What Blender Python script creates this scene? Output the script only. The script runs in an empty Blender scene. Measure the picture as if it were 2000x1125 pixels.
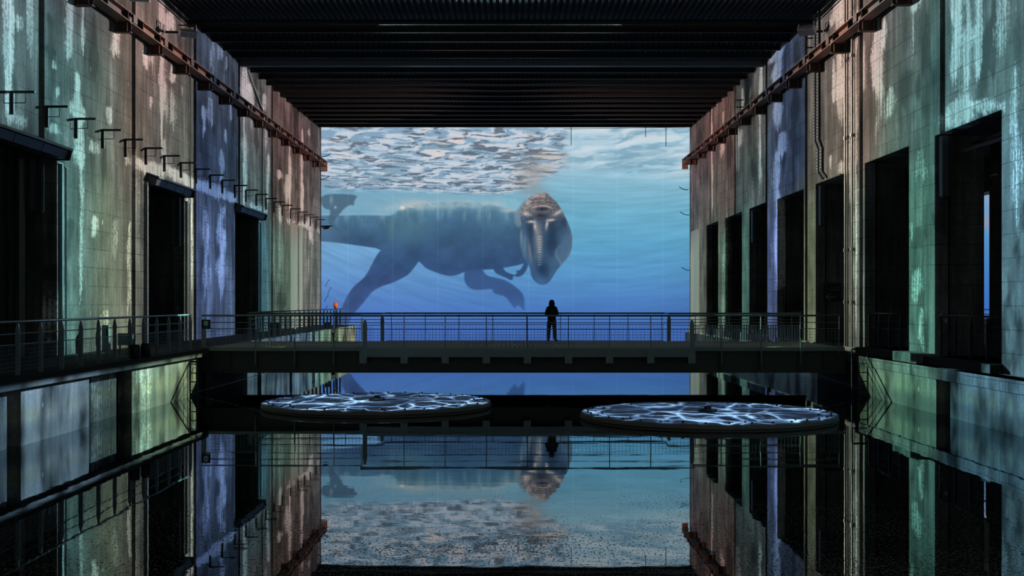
import bpy, bmesh, math, random
import numpy as np
from mathutils import Vector, Matrix
random.seed(7)
SC = bpy.context.scene
COL = SC.collection
PI = math.pi

# ------------------------------------------------------------------ camera, world, exposure
# the basin: X to the right, Y into the picture, Z up, the water at Z = 0
EYE = 3.2
cam_data = bpy.data.cameras.new('camera'); camera = bpy.data.objects.new('camera', cam_data); COL.objects.link(camera)
camera.location = (0, 0, EYE); camera.rotation_euler = (PI/2, 0, 0)
cam_data.sensor_width = 36; cam_data.lens = 2350/2000*36
cam_data.shift_y = 27.5/2000; cam_data.clip_end = 400
SC.camera = camera
SC.view_settings.view_transform = 'Standard'; SC.view_settings.look = 'None'
SC.view_settings.gamma = 1; SC.view_settings.exposure = 0; SC.view_settings.use_curve_mapping = False
world = bpy.data.worlds.new('night'); SC.world = world; world.use_nodes = True
world.node_tree.nodes['Background'].inputs[0].default_value = (.62, .70, .70, 1)
world.node_tree.nodes['Background'].inputs[1].default_value = .6

def lin(c):
    return tuple(((v/255)/12.92 if v/255 <= .04045 else ((v/255+.055)/1.055)**2.4) for v in c)

class NT:
    """a small helper for node trees"""
    def __init__(s, tree): s.t = tree; tree.nodes.clear()
    def n(s, kind, **kw):
        nd = s.t.nodes.new(kind)
        for k, v in kw.items(): setattr(nd, k, v)
        return nd
    def put(s, sock, v):
        if isinstance(v, bpy.types.NodeSocket): s.t.links.new(v, sock)
        elif isinstance(v, (tuple, list)): sock.default_value = tuple(v) + ((1,) if len(v) == 3 and len(sock.default_value) == 4 else ())
        else: sock.default_value = v
    def m(s, op, a, b=0.0, c=None, clamp=False):
        nd = s.n('ShaderNodeMath', operation=op, use_clamp=clamp)
        s.put(nd.inputs[0], a); s.put(nd.inputs[1], b)
        if c is not None: s.put(nd.inputs[2], c)
        return nd.outputs[0]
    def step(s, x, a, b, smooth=True):
        nd = s.n('ShaderNodeMapRange', interpolation_type='SMOOTHSTEP' if smooth else 'LINEAR')
        s.put(nd.inputs[0], x); s.put(nd.inputs[1], a); s.put(nd.inputs[2], b)
        return nd.outputs[0]
    def mix(s, f, a, b, blend='MIX'):
        nd = s.n('ShaderNodeMix', data_type='RGBA', blend_type=blend)
        s.put(nd.inputs[0], f); s.put(nd.inputs[6], a); s.put(nd.inputs[7], b)
        return nd.outputs[2]
    def xyz(s, x, y, z):
        nd = s.n('ShaderNodeCombineXYZ'); s.put(nd.inputs[0], x); s.put(nd.inputs[1], y); s.put(nd.inputs[2], z)
        return nd.outputs[0]
    def sep(s, v):
        nd = s.n('ShaderNodeSeparateXYZ'); s.put(nd.inputs[0], v); return nd.outputs
    def noise(s, v, scale=1, detail=4, rough=.5, out=0, dist=0):
        nd = s.n('ShaderNodeTexNoise'); s.put(nd.inputs['Vector'], v); nd.inputs['Scale'].default_value = scale
        nd.inputs['Detail'].default_value = detail; nd.inputs['Roughness'].default_value = rough; nd.inputs['Distortion'].default_value = dist
        return nd.outputs[out]
    def scale(s, v, x, y, z):
        nd = s.n('ShaderNodeVectorMath', operation='MULTIPLY'); s.put(nd.inputs[0], v); nd.inputs[1].default_value = (x, y, z)
        return nd.outputs[0]
    def ramp(s, f, stops, interp='LINEAR'):
        nd = s.n('ShaderNodeValToRGB'); cr = nd.color_ramp; cr.interpolation = interp; s.put(nd.inputs[0], f)
        stops = sorted(stops, key=lambda q: q[0])
        while len(cr.elements) < len(stops): cr.elements.new(.5)
        for e, (p, c) in zip(cr.elements, stops): e.position = p; e.color = tuple(c)+(1,)
        return nd.outputs[0]

# ------------------------------------------------------------------ the hall's projectors
# Each is a real lamp under the roof: its picture is worked out for the wall it is aimed at
# (direction -> point of that wall), as the mapped projections of the place are.
Y0, YL = 24., 66.
def ramp_y(nt, y, stops, gain):
    out = []
    for yy, c in stops:
        l = lin(c); g = .3*l[0]+.55*l[1]+.15*l[2]; l = tuple(v*.90+g*.10 for v in l); out.append(((yy-Y0)/YL, tuple(v*gain for v in l)))
    return nt.ramp(nt.m('DIVIDE', nt.m('SUBTRACT', y, Y0), YL, clamp=True), out)

def wall_projector(name, loc, wall_x, high, mid, low, basin, k_basin, z_cut, strength, holes, seed, z_floor, off):
    ld = bpy.data.lights.new(name, 'POINT'); lo = bpy.data.objects.new(name, ld); COL.objects.link(lo)
    lo.location = loc; ld.shadow_soft_size = .05; ld.energy = 1; ld.use_nodes = True
    nt = NT(ld.node_tree); out = nt.n('ShaderNodeOutputLight'); em = nt.n('ShaderNodeEmission')
    d = nt.sep(nt.n('ShaderNodeNewGeometry').outputs['Incoming'])
    D = wall_x-loc[0]
    t = nt.m('DIVIDE', D, d[0])
    y = nt.m('ADD', nt.m('MULTIPLY', d[1], t), loc[1]); z = nt.m('ADD', nt.m('MULTIPLY', d[2], t), loc[2])
    hit = nt.m('GREATER_THAN', nt.m('MULTIPLY', d[0], 1.0 if D > 0 else -1.0), .05)
    p = nt.xyz(seed, y, z)
    n1 = nt.noise(nt.scale(p, 1, .22, .16), 1, 3, .55)
    zz = nt.m('ADD', z, nt.m('MULTIPLY', nt.m('SUBTRACT', n1, .5), 5.0))
    ch, cm, cl = ramp_y(nt, y, high, 1), ramp_y(nt, y, mid, 1), ramp_y(nt, y, low, 1)
    c = nt.mix(nt.step(zz, 6.2, 9.4), cl, cm); c = nt.mix(nt.step(zz, 10.0, 13.4), c, ch)
    # drifting light: dark and bright patches like sun seen through water
    n2 = nt.noise(nt.scale(p, 1, .62, .50), 1, 3, .5)
    n3 = nt.noise(nt.scale(p, 1, 1.25, .9), 1, 2, .5)
    patch = nt.m('MAXIMUM', nt.step(n2, .60, .50), nt.step(n3, .60, .44))
    near = nt.m('MULTIPLY', nt.step(y, 44, 35), nt.step(z, 9.0, 5.5))
    dark = nt.m('MULTIPLY', nt.m('MULTIPLY', nt.m('SUBTRACT', 1.0, patch), near), .68)
    amp = nt.m('ADD', .62, nt.m('MULTIPLY', nt.noise(nt.scale(p, 1, .5, .09), 1, 3, .55), .76))
    c = nt.mix(1.0, c, nt.xyz(amp, amp, amp), 'MULTIPLY')
    inv = nt.m('SUBTRACT', 1.0, dark)
    c = nt.mix(1.0, c, nt.xyz(inv, inv, inv), 'MULTIPLY')
    yb = nt.m('ADD', nt.m('DIVIDE', nt.m('SUBTRACT', y, loc[1]), k_basin), loc[1])
    cb = ramp_y(nt, yb, basin, 1)
    nb = nt.step(nt.noise(nt.scale(p, 1, .8, .5), 1, 3, .5), .30, .56)
    nb = nt.m('ADD', nt.m('MULTIPLY', nb, 1.05), .16)
    cb = nt.mix(1.0, cb, nt.xyz(nb, nb, nb), 'MULTIPLY')
    c = nt.mix(nt.step(z, z_cut+.04, z_cut-.04), c, cb)
    mask = nt.m('MULTIPLY', hit, nt.m('MULTIPLY', nt.step(z, 16.2, 15.9), nt.step(z, z_floor, z_floor+.1)))
    mask = nt.m('MULTIPLY', mask, nt.m('MULTIPLY', nt.m('GREATER_THAN', y, 16.0), nt.m('LESS_THAN', y, 87.3)))
    for (a, b, c0, c1) in off:
        inside = nt.m('MULTIPLY', nt.m('MULTIPLY', nt.m('GREATER_THAN', y, a), nt.m('LESS_THAN', y, b)),
                      nt.m('MULTIPLY', nt.m('LESS_THAN', z, c1), nt.m('GREATER_THAN', z, c0)))
        mask = nt.m('MULTIPLY', mask, nt.m('SUBTRACT', 1.0, inside))
    for (a, b, top) in holes:   # the picture is masked out over the openings
        inside = nt.m('MULTIPLY', nt.m('MULTIPLY', nt.m('GREATER_THAN', y, a), nt.m('LESS_THAN', y, b)),
                      nt.m('MULTIPLY', nt.m('LESS_THAN', z, top), nt.m('GREATER_THAN', z, z_cut)))
        mask = nt.m('MULTIPLY', mask, nt.m('SUBTRACT', 1.0, inside))
    ax = nt.m('ABSOLUTE', d[0])
    fall = nt.m('DIVIDE', strength*D*D, nt.m('MAXIMUM', nt.m('POWER', ax, 3.0), .002))   # evens out distance and slant
    nt.put(em.inputs[0], c); nt.put(em.inputs[1], nt.m('MULTIPLY', fall, mask)); nt.put(out.inputs[0], em.outputs[0])
    return lo

HL = [(24,(112,132,138)),(35,(126,140,145)),(36,(104,112,122)),(39,(108,113,118)),(41,(126,120,120)),(43,(170,142,132)),(47,(158,128,122)),(52.5,(124,112,110)),(52.9,(86,100,128)),(61,(88,98,122)),(61.5,(140,134,140)),(69,(140,126,126)),(70,(148,112,104)),(78,(138,102,96)),(87,(132,110,110))]
ML = [(24,(116,158,166)),(35,(112,152,158)),(36,(92,142,146)),(38.5,(104,146,144)),(41,(128,144,134)),(44,(164,146,130)),(48,(132,128,120)),(52.4,(146,150,142)),(52.9,(66,88,134)),(61,(70,96,128)),(61.5,(110,140,146)),(69.5,(104,124,122)),(70,(126,108,98)),(78,(154,128,114)),(87,(132,120,114))]
LL = [(24,(20,28,34)),(36.4,(30,40,44)),(36.9,(104,172,168)),(38.5,(118,174,166)),(41,(148,170,140)),(44,(160,164,142)),(46,(128,134,134)),(51.0,(150,156,146)),(51.8,(184,190,172)),(52.4,(184,190,168)),(52.9,(98,124,182)),(60,(100,130,180)),(61.2,(110,150,170)),(66,(70,146,172)),(68,(90,150,160)),(69.5,(104,152,150)),(70.2,(120,156,138)),(75,(128,152,130)),(78,(164,166,150)),(87,(148,150,134))]
BL = [(24,(60,84,104)),(26.5,(80,108,130)),(27,(116,148,172)),(31,(108,138,160)),(31.6,(60,80,88)),(34.2,(66,90,90)),(34.7,(130,170,148)),(41.7,(160,184,140)),(44,(100,130,140)),(60,(96,128,156)),(66,(110,150,170)),(70,(140,190,160)),(75,(160,190,150)),(84,(186,186,150))]
HR = [(24,(122,150,158)),(35.8,(120,142,148)),(36.4,(100,132,132)),(41,(128,128,126)),(43.5,(160,134,126)),(45,(168,138,122)),(49,(156,138,130)),(52.4,(138,128,124)),(53,(88,100,126)),(57,(72,90,128)),(60,(114,122,134)),(61.5,(126,126,124)),(69.6,(122,118,112)),(70,(150,110,98)),(78,(140,98,88)),(87,(122,90,84))]
MR = [(24,(104,158,166)),(35.8,(100,148,152)),(36.4,(82,138,136)),(41,(108,134,122)),(43.6,(160,142,126)),(45,(148,132,116)),(52.4,(138,130,118)),(53,(66,86,122)),(57,(72,94,134)),(60.5,(104,130,166)),(61.5,(104,122,120)),(69.6,(96,116,110)),(70,(124,106,96)),(78,(130,114,102)),(87,(112,96,88))]
LR = [(24,(110,166,200)),(31.7,(116,176,196)),(36.7,(92,160,144)),(39,(90,160,140)),(44,(124,146,130)),(46.4,(160,160,140)),(51.1,(150,164,128)),(53.2,(144,156,116)),(58.5,(104,126,184)),(60.8,(98,126,188)),(65.4,(92,152,136)),(67.5,(92,146,130)),(72.8,(112,154,126)),(75.3,(118,146,120)),(80,(140,146,122)),(87,(150,156,134))]
BR = [(24,(84,132,162)),(33.2,(80,132,152)),(34.0,(60,90,90)),(34.6,(84,142,126)),(37,(100,162,140)),(42,(120,158,128)),(46,(90,120,130)),(60,(92,122,138)),(68,(104,150,140)),(74,(130,184,160)),(80,(150,176,142)),(87,(160,180,140))]
HOLES_L = [(28.0, 36.7, 7.95), (46.0, 51.0, 8.05), (60.4, 66.0, 8.1)]
HOLES_R = [(31.7, 36.7, 8.27), (39.1, 44.0, 8.27), (46.4, 51.1, 8.2), (53.2, 58.5, 8.2), (60.8, 65.4, 8.27), (67.5, 72.8, 8.27), (75.3, 79.9, 8.27)]
KP = 104.0
wall_projector('projector_left', (12.2, 66, 14.9), -13.9, HL, ML, LL, BL, 26.1/23.1, .0, KP, HOLES_L, 3.1, -2.05, [(48, 99, -.08, 1.5), (0, 48, -.47, 1.12), (38.3, 48.0, -3, 1.5)])
wall_projector('projector_right', (-13.2, 66, 14.9), 12.9, HR, MR, LR, BR, 26.1/25.35, 1.05, KP, HOLES_R, 7.7, -.55, [(41.2, 49.5, -3, 1.3)])

def disc_projector(name, c, r, strength, seed):
    """throws a net of water light straight down on one floating disc"""
    H = 14.8
    ld = bpy.data.lights.new(name, 'POINT'); lo = bpy.data.objects.new(name, ld); COL.objects.link(lo)
    lo.location = (c[0], c[1], H+.2); ld.shadow_soft_size = .04; ld.energy = 1; ld.use_nodes = True
    nt = NT(ld.node_tree); out = nt.n('ShaderNodeOutputLight'); em = nt.n('ShaderNodeEmission')
    d = nt.sep(nt.n('ShaderNodeNewGeometry').outputs['Incoming'])
    t = nt.m('DIVIDE', -H, d[2]); x = nt.m('MULTIPLY', d[0], t); y = nt.m('MULTIPLY', d[1], t)
    p = nt.xyz(nt.m('ADD', x, seed), y, 0.0)
    w = nt.noise(nt.scale(p, .8, .35, 1), 1, 2, .5, 1)
    vm = nt.n('ShaderNodeVectorMath', operation='MULTIPLY_ADD'); nt.put(vm.inputs[0], w); vm.inputs[1].default_value = (1.5, 1.9, 0); nt.put(vm.inputs[2], p)
    col = None
    lines = []
    for k, (sc, th) in enumerate(((1.1, .075), (2.2, .06))):
        vo = nt.n('ShaderNodeTexVoronoi', feature='DISTANCE_TO_EDGE'); nt.put(vo.inputs['Vector'], nt.scale(vm.outputs[0], 1, .72, 1)); vo.inputs['Scale'].default_value = sc
        lines.append(nt.m('POWER', nt.step(vo.outputs[0], .16, 0.0, False), 2.5 if k == 0 else 3.6))
    l = nt.m('ADD', lines[0], nt.m('MULTIPLY', lines[1], .45))
    l = nt.m('MULTIPLY', l, nt.step(nt.noise(nt.scale(p, .5, .4, 1), 1, 2), .25, .7))
    base = nt.m('MULTIPLY', nt.noise(nt.scale(p, .9, .5, 1), 1, 3), .036)
    c1 = nt.mix(nt.m('MULTIPLY', l, 1.0, clamp=True), (.05, .13, .38), (.45, .74, 1.0))
    r2 = nt.m('ADD', nt.m('MULTIPLY', x, x), nt.m('MULTIPLY', y, y))
    mask = nt.m('MULTIPLY', nt.m('LESS_THAN', r2, r*r), nt.m('LESS_THAN', d[2], -.2))
    fall = nt.m('DIVIDE', strength*H*H, nt.m('MAXIMUM', nt.m('POWER', nt.m('ABSOLUTE', d[2]), 3.0), .01))
    nt.put(em.inputs[0], c1); nt.put(em.inputs[1], nt.m('MULTIPLY', nt.m('MULTIPLY', fall, mask), nt.m('ADD', l, base))); nt.put(out.inputs[0], em.outputs[0])
DISC_A, DISC_B, DISC_R = (-4.13, 36.85), (5.39, 33.15), 3.48
disc_projector('projector_disc_far', DISC_A, DISC_R-.03, 210.0, 4.0)
disc_projector('projector_disc_near', DISC_B, DISC_R-.03, 210.0, 31.0)

# ------------------------------------------------------------------ materials
def material(name):
    m = bpy.data.materials.new(name); m.use_nodes = True
    nt = NT(m.node_tree); out = nt.n('ShaderNodeOutputMaterial'); b = nt.n('ShaderNodeBsdfPrincipled')
    nt.t.links.new(b.outputs[0], out.inputs[0])
    return m, nt, b
def plain(name, rgb, rough=.6, metal=0.0, noise=.25, nscale=6.0, spec=.5):
    m, nt, b = material(name)
    c = nt.n('ShaderNodeTexCoord').outputs['Object']
    n = nt.noise(c, nscale, 5, .6)
    l = lin(rgb)
    nt.put(b.inputs['Base Color'], nt.mix(n, tuple(v*(1-noise) for v in l), tuple(min(1, v*(1+noise)) for v in l)))
    b.inputs['Metallic'].default_value = metal; b.inputs['Specular IOR Level'].default_value = spec
    nt.put(b.inputs['Roughness'], nt.m('ADD', rough-.08, nt.m('MULTIPLY', n, .16)))
    return m
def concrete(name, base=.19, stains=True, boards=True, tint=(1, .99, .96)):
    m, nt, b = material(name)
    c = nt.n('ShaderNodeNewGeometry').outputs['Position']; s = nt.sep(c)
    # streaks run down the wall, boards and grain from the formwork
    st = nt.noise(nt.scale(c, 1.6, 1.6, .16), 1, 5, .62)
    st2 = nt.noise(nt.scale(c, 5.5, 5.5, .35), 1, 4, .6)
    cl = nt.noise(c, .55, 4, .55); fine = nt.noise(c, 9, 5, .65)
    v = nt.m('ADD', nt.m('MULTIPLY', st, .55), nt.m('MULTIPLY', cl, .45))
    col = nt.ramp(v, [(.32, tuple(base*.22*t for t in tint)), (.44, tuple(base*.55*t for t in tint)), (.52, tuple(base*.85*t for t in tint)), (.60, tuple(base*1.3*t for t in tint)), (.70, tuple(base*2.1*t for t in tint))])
    g = nt.m('ADD', .4, nt.m('MULTIPLY', fine, 1.2)); col = nt.mix(1.0, col, nt.xyz(g, g, g), 'MULTIPLY')
    g2 = nt.m('ADD', .35, nt.m('MULTIPLY', st2, 1.3)); col = nt.mix(1.0, col, nt.xyz(g2, g2, g2), 'MULTIPLY')
    if stains:
        at = nt.n('ShaderNodeAttribute', attribute_name='stain'); a = nt.sep(at.outputs['Vector'])
        st3 = nt.noise(nt.scale(c, 7, 7, .30), 1, 6, .68)
        edge = nt.m('ADD', nt.m('MULTIPLY', fine, .42), nt.m('MULTIPLY', st3, .58))
        lime = nt.step(nt.m('ADD', nt.m('MULTIPLY', a[0], 1.15), nt.m('MULTIPLY', nt.m('SUBTRACT', edge, .5), 2.8)), .36, 1.10)
        lime = nt.m('MULTIPLY', lime, nt.step(a[0], .04, .3))
        dk = nt.step(nt.m('ADD', a[1], nt.m('MULTIPLY', nt.m('SUBTRACT', edge, .5), .9)), .3, .8)
        col = nt.mix(nt.m('MULTIPLY', dk, .78), col, (.035, .036, .034))
        lc = nt.ramp(nt.m('ADD', nt.m('MULTIPLY', st3, .6), nt.m('MULTIPLY', fine, .4)), [(.36, (.30, .30, .30)), (.5, (.72, .71, .70)), (.60, (.94, .93, .92))])
        col = nt.mix(nt.m('MULTIPLY', lime, .95), col, lc)
        # scattered small lime spots
        vo = nt.n('ShaderNodeTexVoronoi'); nt.put(vo.inputs['Vector'], nt.scale(c, 1, 1, .55)); vo.inputs['Scale'].default_value = 1.5
        spot = nt.m('MULTIPLY', nt.step(nt.m('ADD', vo.outputs['Distance'], nt.m('MULTIPLY', fine, .12)), .155, .10), nt.step(nt.noise(c, .6, 2), .5, .62))
        col = nt.mix(nt.m('MULTIPLY', spot, .8), col, (.72, .72, .70))
        moss = nt.m('MULTIPLY', nt.step(s[2], .98, .72), nt.step(s[2], .38, .60)); moss = nt.m('MULTIPLY', moss, nt.m('MULTIPLY', nt.step(st, .36, .58), nt.m('ADD', .4, nt.m('MULTIPLY', st2, 1.2))))
        col = nt.mix(nt.m('MULTIPLY', moss, .32), col, (.24, .22, .07))
        wet = nt.step(s[2], .62, .25); col = nt.mix(nt.m('MULTIPLY', wet, .62), col, (.045, .052, .042))
    h = nt.m('ADD', nt.m('MULTIPLY', fine, .35), nt.m('MULTIPLY', st2, .35))
    if boards:
        br = nt.n('ShaderNodeTexBrick'); nt.put(br.inputs['Vector'], nt.xyz(nt.m('ADD', s[1], s[0]), s[2], 0.0))
        br.inputs['Scale'].default_value = 1; br.inputs['Brick Width'].default_value = 2.3; br.inputs['Row Height'].default_value = .62
        br.inputs['Mortar Size'].default_value = .012; br.inputs['Color1'].default_value = (1, 1, 1, 1); br.inputs['Color2'].default_value = (.80, .80, .80, 1); br.inputs['Mortar'].default_value = (.34, .34, .34, 1)
        brm = nt.mix(nt.step(nt.noise(c, .35, 2), .30, .62), (.9, .9, .9), br.outputs['Color'])
        col = nt.mix(1.0, col, brm, 'MULTIPLY')
        h = nt.m('SUBTRACT', h, nt.m('MULTIPLY', br.outputs['Fac'], .5))
    bp = nt.n('ShaderNodeBump'); bp.inputs['Strength'].default_value = .5; bp.inputs['Distance'].default_value = .04; nt.put(bp.inputs['Height'], h)
    nt.put(b.inputs['Base Color'], col); nt.put(b.inputs['Normal'], bp.outputs[0]); b.inputs['Roughness'].default_value = .88
    b.inputs['Specular IOR Level'].default_value = .25
    return m
M = {}
M['concrete'] = concrete('stained_concrete')
M['quay'] = concrete('quay_concrete', .20, boards=False)
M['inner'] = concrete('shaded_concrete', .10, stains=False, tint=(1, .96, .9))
M['back'] = plain('dark_joint_concrete', (24, 23, 25), .9)
M['coping'] = plain('dark_brown_coping', (30, 27, 24), .85, noise=.5, nscale=3)  # very dark, mottled brown
M['pale'] = plain('pale_smooth_render', (138, 143, 138), .8, noise=.05)
M['black'] = plain('black_steel', (24, 24, 26), .6)
M['iron'] = plain('dark_iron', (38, 36, 36), .55, noise=.3)
M['bridge'] = plain('bridge_paint', (128, 138, 134), .5, noise=.15)
M['rail'] = plain('railing_steel', (120, 132, 134), .45, .3, noise=.12)
M['pale_highlight'] = plain('pale_metal_highlight', (236, 240, 242), .35, .0, noise=.05)  # near-white stands in for light caught on the uprights; also the cabinet knob
M['girder'] = plain('girder_paint', (62, 64, 56), .6, noise=.25)
M['plank'] = plain('grey_deck_board', (186, 186, 176), .75, noise=.3, nscale=2)
M['box'] = plain('canopy_metal', (66, 74, 78), .5, noise=.2)
M['guide'] = plain('guide_rail_zinc', (138, 142, 142), .4, .2)
M['ceiling'] = plain('blackened_deck', (8, 8, 8), .8)
M['beam'] = plain('blackened_beam', (15, 14, 14), .7)
M['greybeam'] = plain('grey_beam', (92, 98, 104), .7)
M['rim'] = plain('disc_rim_fabric', (116, 110, 100), .8, noise=.12)
M['disc'] = plain('disc_top_white', (150, 154, 158), .7, noise=.06)
M['white'] = plain('sign_white', (205, 214, 214), .6, noise=.03)
M['orange'] = plain('lifebuoy_orange', (214, 84, 40), .6, noise=.08)
M['cabinet'] = plain('cabinet_grey', (110, 120, 118), .5, noise=.1)
M['lamp'] = plain('lamp_housing', (196, 198, 204), .45, noise=.1)
M['glass'] = plain('lamp_glass', (150, 156, 170), .15, noise=.02)
M['skin'] = plain('skin', (176, 132, 108), .6, noise=.03)
M['jacket'] = plain('black_jacket_cloth', (9, 9, 10), .9, noise=.3)
M['jeans'] = plain('grey_trouser_cloth', (70, 76, 80), .9, noise=.2, nscale=20)
M['shoe'] = plain('dark_shoe', (40, 34, 32), .7)
def rusty():
    m, nt, b = material('red_rusted_steel')
    c = nt.n('ShaderNodeNewGeometry').outputs['Position']
    n = nt.noise(c, .45, 3, .5); f = nt.noise(c, 7, 5, .6)
    col = nt.mix(nt.step(n, .35, .65), (.13, .08, .06), (.25, .122, .085)); g = nt.m('ADD', .6, nt.m('MULTIPLY', f, .8))
    nt.put(b.inputs['Base Color'], nt.mix(1.0, col, nt.xyz(g, g, g), 'MULTIPLY')); b.inputs['Roughness'].default_value = .7
    return m
M['rust'] = rusty()
def water():
    m = bpy.data.materials.new('still_dark_water'); m.use_nodes = True; nt = NT(m.node_tree); out = nt.n('ShaderNodeOutputMaterial')
    c = nt.n('ShaderNodeNewGeometry').outputs['Position']; s = nt.sep(c)
    h = nt.m('ADD', nt.noise(nt.scale(c, .35, .9, 1), 1, 2, .5), nt.m('MULTIPLY', nt.noise(nt.scale(c, 2.2, 5.0, 1), 1, 2, .5), .10))
    bp = nt.n('ShaderNodeBump'); bp.inputs['Strength'].default_value = .05; bp.inputs['Distance'].default_value = .03; nt.put(bp.inputs['Height'], h)
    gl = nt.n('ShaderNodeBsdfGlossy'); gl.inputs['Roughness'].default_value = .012; gl.inputs['Color'].default_value = (.90, .97, 1, 1); nt.put(gl.inputs['Normal'], bp.outputs[0])
    deep = nt.n('ShaderNodeBsdfDiffuse'); deep.inputs['Color'].default_value = (.004, .006, .006, 1)
    lw = nt.n('ShaderNodeFresnel'); lw.inputs['IOR'].default_value = 1.9; nt.put(lw.inputs['Normal'], bp.outputs[0])
    mx = nt.n('ShaderNodeMixShader'); nt.put(mx.inputs[0], lw.outputs[0]); nt.t.links.new(deep.outputs[0], mx.inputs[1]); nt.t.links.new(gl.outputs[0], mx.inputs[2])
    # floating dust: dense nearest the viewer, a few drifts farther out
    d = nt.noise(nt.scale(c, 30, 11, 1), 1, 2, .7)
    cloud = nt.noise(nt.scale(c, .22, .30, 1), 1, 4, .6)
    lvl = nt.m('ADD', nt.m('MULTIPLY', nt.step(s[1], 24.0, 13.5), .15), nt.m('MULTIPLY', nt.m('SUBTRACT', cloud, .5), .36))
    dens = nt.m('SUBTRACT', .71, lvl)
    f = nt.m('GREATER_THAN', d, dens)
    dust = nt.n('ShaderNodeBsdfDiffuse'); dust.inputs['Color'].default_value = (.20, .19, .17, 1)
    m2 = nt.n('ShaderNodeMixShader'); nt.put(m2.inputs[0], nt.m('MULTIPLY', f, .85)); nt.t.links.new(mx.outputs[0], m2.inputs[1]); nt.t.links.new(dust.outputs[0], m2.inputs[2])
    nt.t.links.new(m2.outputs[0], out.inputs[0])
    return m
M['iron_rust'] = plain('dark_rusted_steel', (74, 50, 42), .7, noise=.4)
M['water'] = water()
def picture_material(name, gain=1.0):
    m = bpy.data.materials.new(name); m.use_nodes = True; nt = NT(m.node_tree); out = nt.n('ShaderNodeOutputMaterial')
    at = nt.n('ShaderNodeAttribute', attribute_name='picture'); em = nt.n('ShaderNodeEmission'); nt.put(em.inputs[0], at.outputs['Color']); em.inputs[1].default_value = gain
    nt.t.links.new(em.outputs[0], out.inputs[0]); return m
M['picture'] = picture_material('projected_picture')

# ------------------------------------------------------------------ builders
class MB:
    """collects shapes in world coordinates, then links them as one mesh object"""
    def __init__(s): s.v = []; s.f = []
    def add(s, vs, fs):
        o = len(s.v); s.v += [tuple(v) for v in vs]; s.f += [tuple(o+i for i in f) for f in fs]; return s
    def box(s, x0, x1, y0, y1, z0, z1):
        return s.add([(x0,y0,z0),(x1,y0,z0),(x1,y1,z0),(x0,y1,z0),(x0,y0,z1),(x1,y0,z1),(x1,y1,z1),(x0,y1,z1)],
                     [(3,2,1,0),(4,5,6,7),(0,1,5,4),(1,2,6,5),(2,3,7,6),(3,0,4,7)])
    def tube(s, p0, p1, r, n=8, r1=None):
        p0 = Vector(p0); p1 = Vector(p1); d = (p1-p0).normalized(); r1 = r if r1 is None else r1
        a = d.orthogonal().normalized(); b = d.cross(a)
        vs = [p0+(a*math.cos(2*PI*k/n)+b*math.sin(2*PI*k/n))*r for k in range(n)] + [p1+(a*math.cos(2*PI*k/n)+b*math.sin(2*PI*k/n))*r1 for k in range(n)]
        return s.add(vs, [(k, (k+1) % n, n+(k+1) % n, n+k) for k in range(n)] + [tuple(range(n-1, -1, -1)), tuple(range(n, 2*n))])
    def path(s, pts, r, n=6):
        for a, b in zip(pts, pts[1:]): s.tube(a, b, r, n)
        return s
    def prism(s, poly, axis, a, b):
        """extrude a polygon (pairs) along axis from a to b"""
        def P(u, w, t): return (t, u, w) if axis == 0 else ((u, t, w) if axis == 1 else (u, w, t))
        n = len(poly)
        vs = [P(u, w, a) for u, w in poly] + [P(u, w, b) for u, w in poly]
        return s.add(vs, [(k, (k+1) % n, n+(k+1) % n, n+k) for k in range(n)] + [tuple(range(n-1, -1, -1)), tuple(range(n, 2*n))])
    def lathe(s, c, prof, n=32):
        o = len(s.v); m = len(prof)
        for k in range(n):
            a = 2*PI*k/n
            for (r, z) in prof: s.v.append((c[0]+r*math.cos(a), c[1]+r*math.sin(a), c[2]+z))
        for k in range(n):
            for j in range(m-1): s.f.append((o+k*m+j, o+((k+1) % n)*m+j, o+((k+1) % n)*m+j+1, o+k*m+j+1))
        return s
    def mesh(s, name, mat, origin=(0,0,0), smooth=False):
        me = bpy.data.meshes.new(name); me.from_pydata([(v[0]-origin[0], v[1]-origin[1], v[2]-origin[2]) for v in s.v], [], s.f)
        me.materials.append(mat)
        bm = bmesh.new(); bm.from_mesh(me); bmesh.ops.recalc_face_normals(bm, faces=bm.faces); bm.to_mesh(me); bm.free()
        if smooth: me.polygons.foreach_set('use_smooth', [True]*len(me.polygons))
        return me
    def build(s, name, mat, parent=None, smooth=False):
        org = tuple(world_loc(parent)) if parent else (0,0,0)
        o = bpy.data.objects.new(name, s.mesh(name, mat, org, smooth)); COL.objects.link(o); o.parent = parent
        return o
def world_loc(o):
    v = Vector((0,0,0))
    while o is not None: v += o.location; o = o.parent
    return v
def tag(o, label=None, cat=None, group=None, kind=None):
    for k, v in (('label', label), ('category', cat), ('group', group), ('kind', kind)):
        if v: o[k] = v
    return o
def thing(name, loc, label, cat, group=None):
    o = bpy.data.objects.new(name, None); COL.objects.link(o); o.location = loc; return tag(o, label, cat, group)
def piece(name, me, loc, parent, rot=None):
    """a repeated piece that shares its mesh; loc in world coordinates"""
    o = bpy.data.objects.new(name, me); COL.objects.link(o); o.parent = parent
    o.location = Vector(loc) - (world_loc(parent) if parent else Vector((0,0,0)))
    if rot: o.rotation_euler = rot
    return o
def copy_tree(o, loc=None, parent=None):
    c = o.copy(); COL.objects.link(c); c.parent = parent
    for ch in list(o.children): copy_tree(ch, None, c)
    if loc is not None: c.location = loc
    return c
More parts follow.
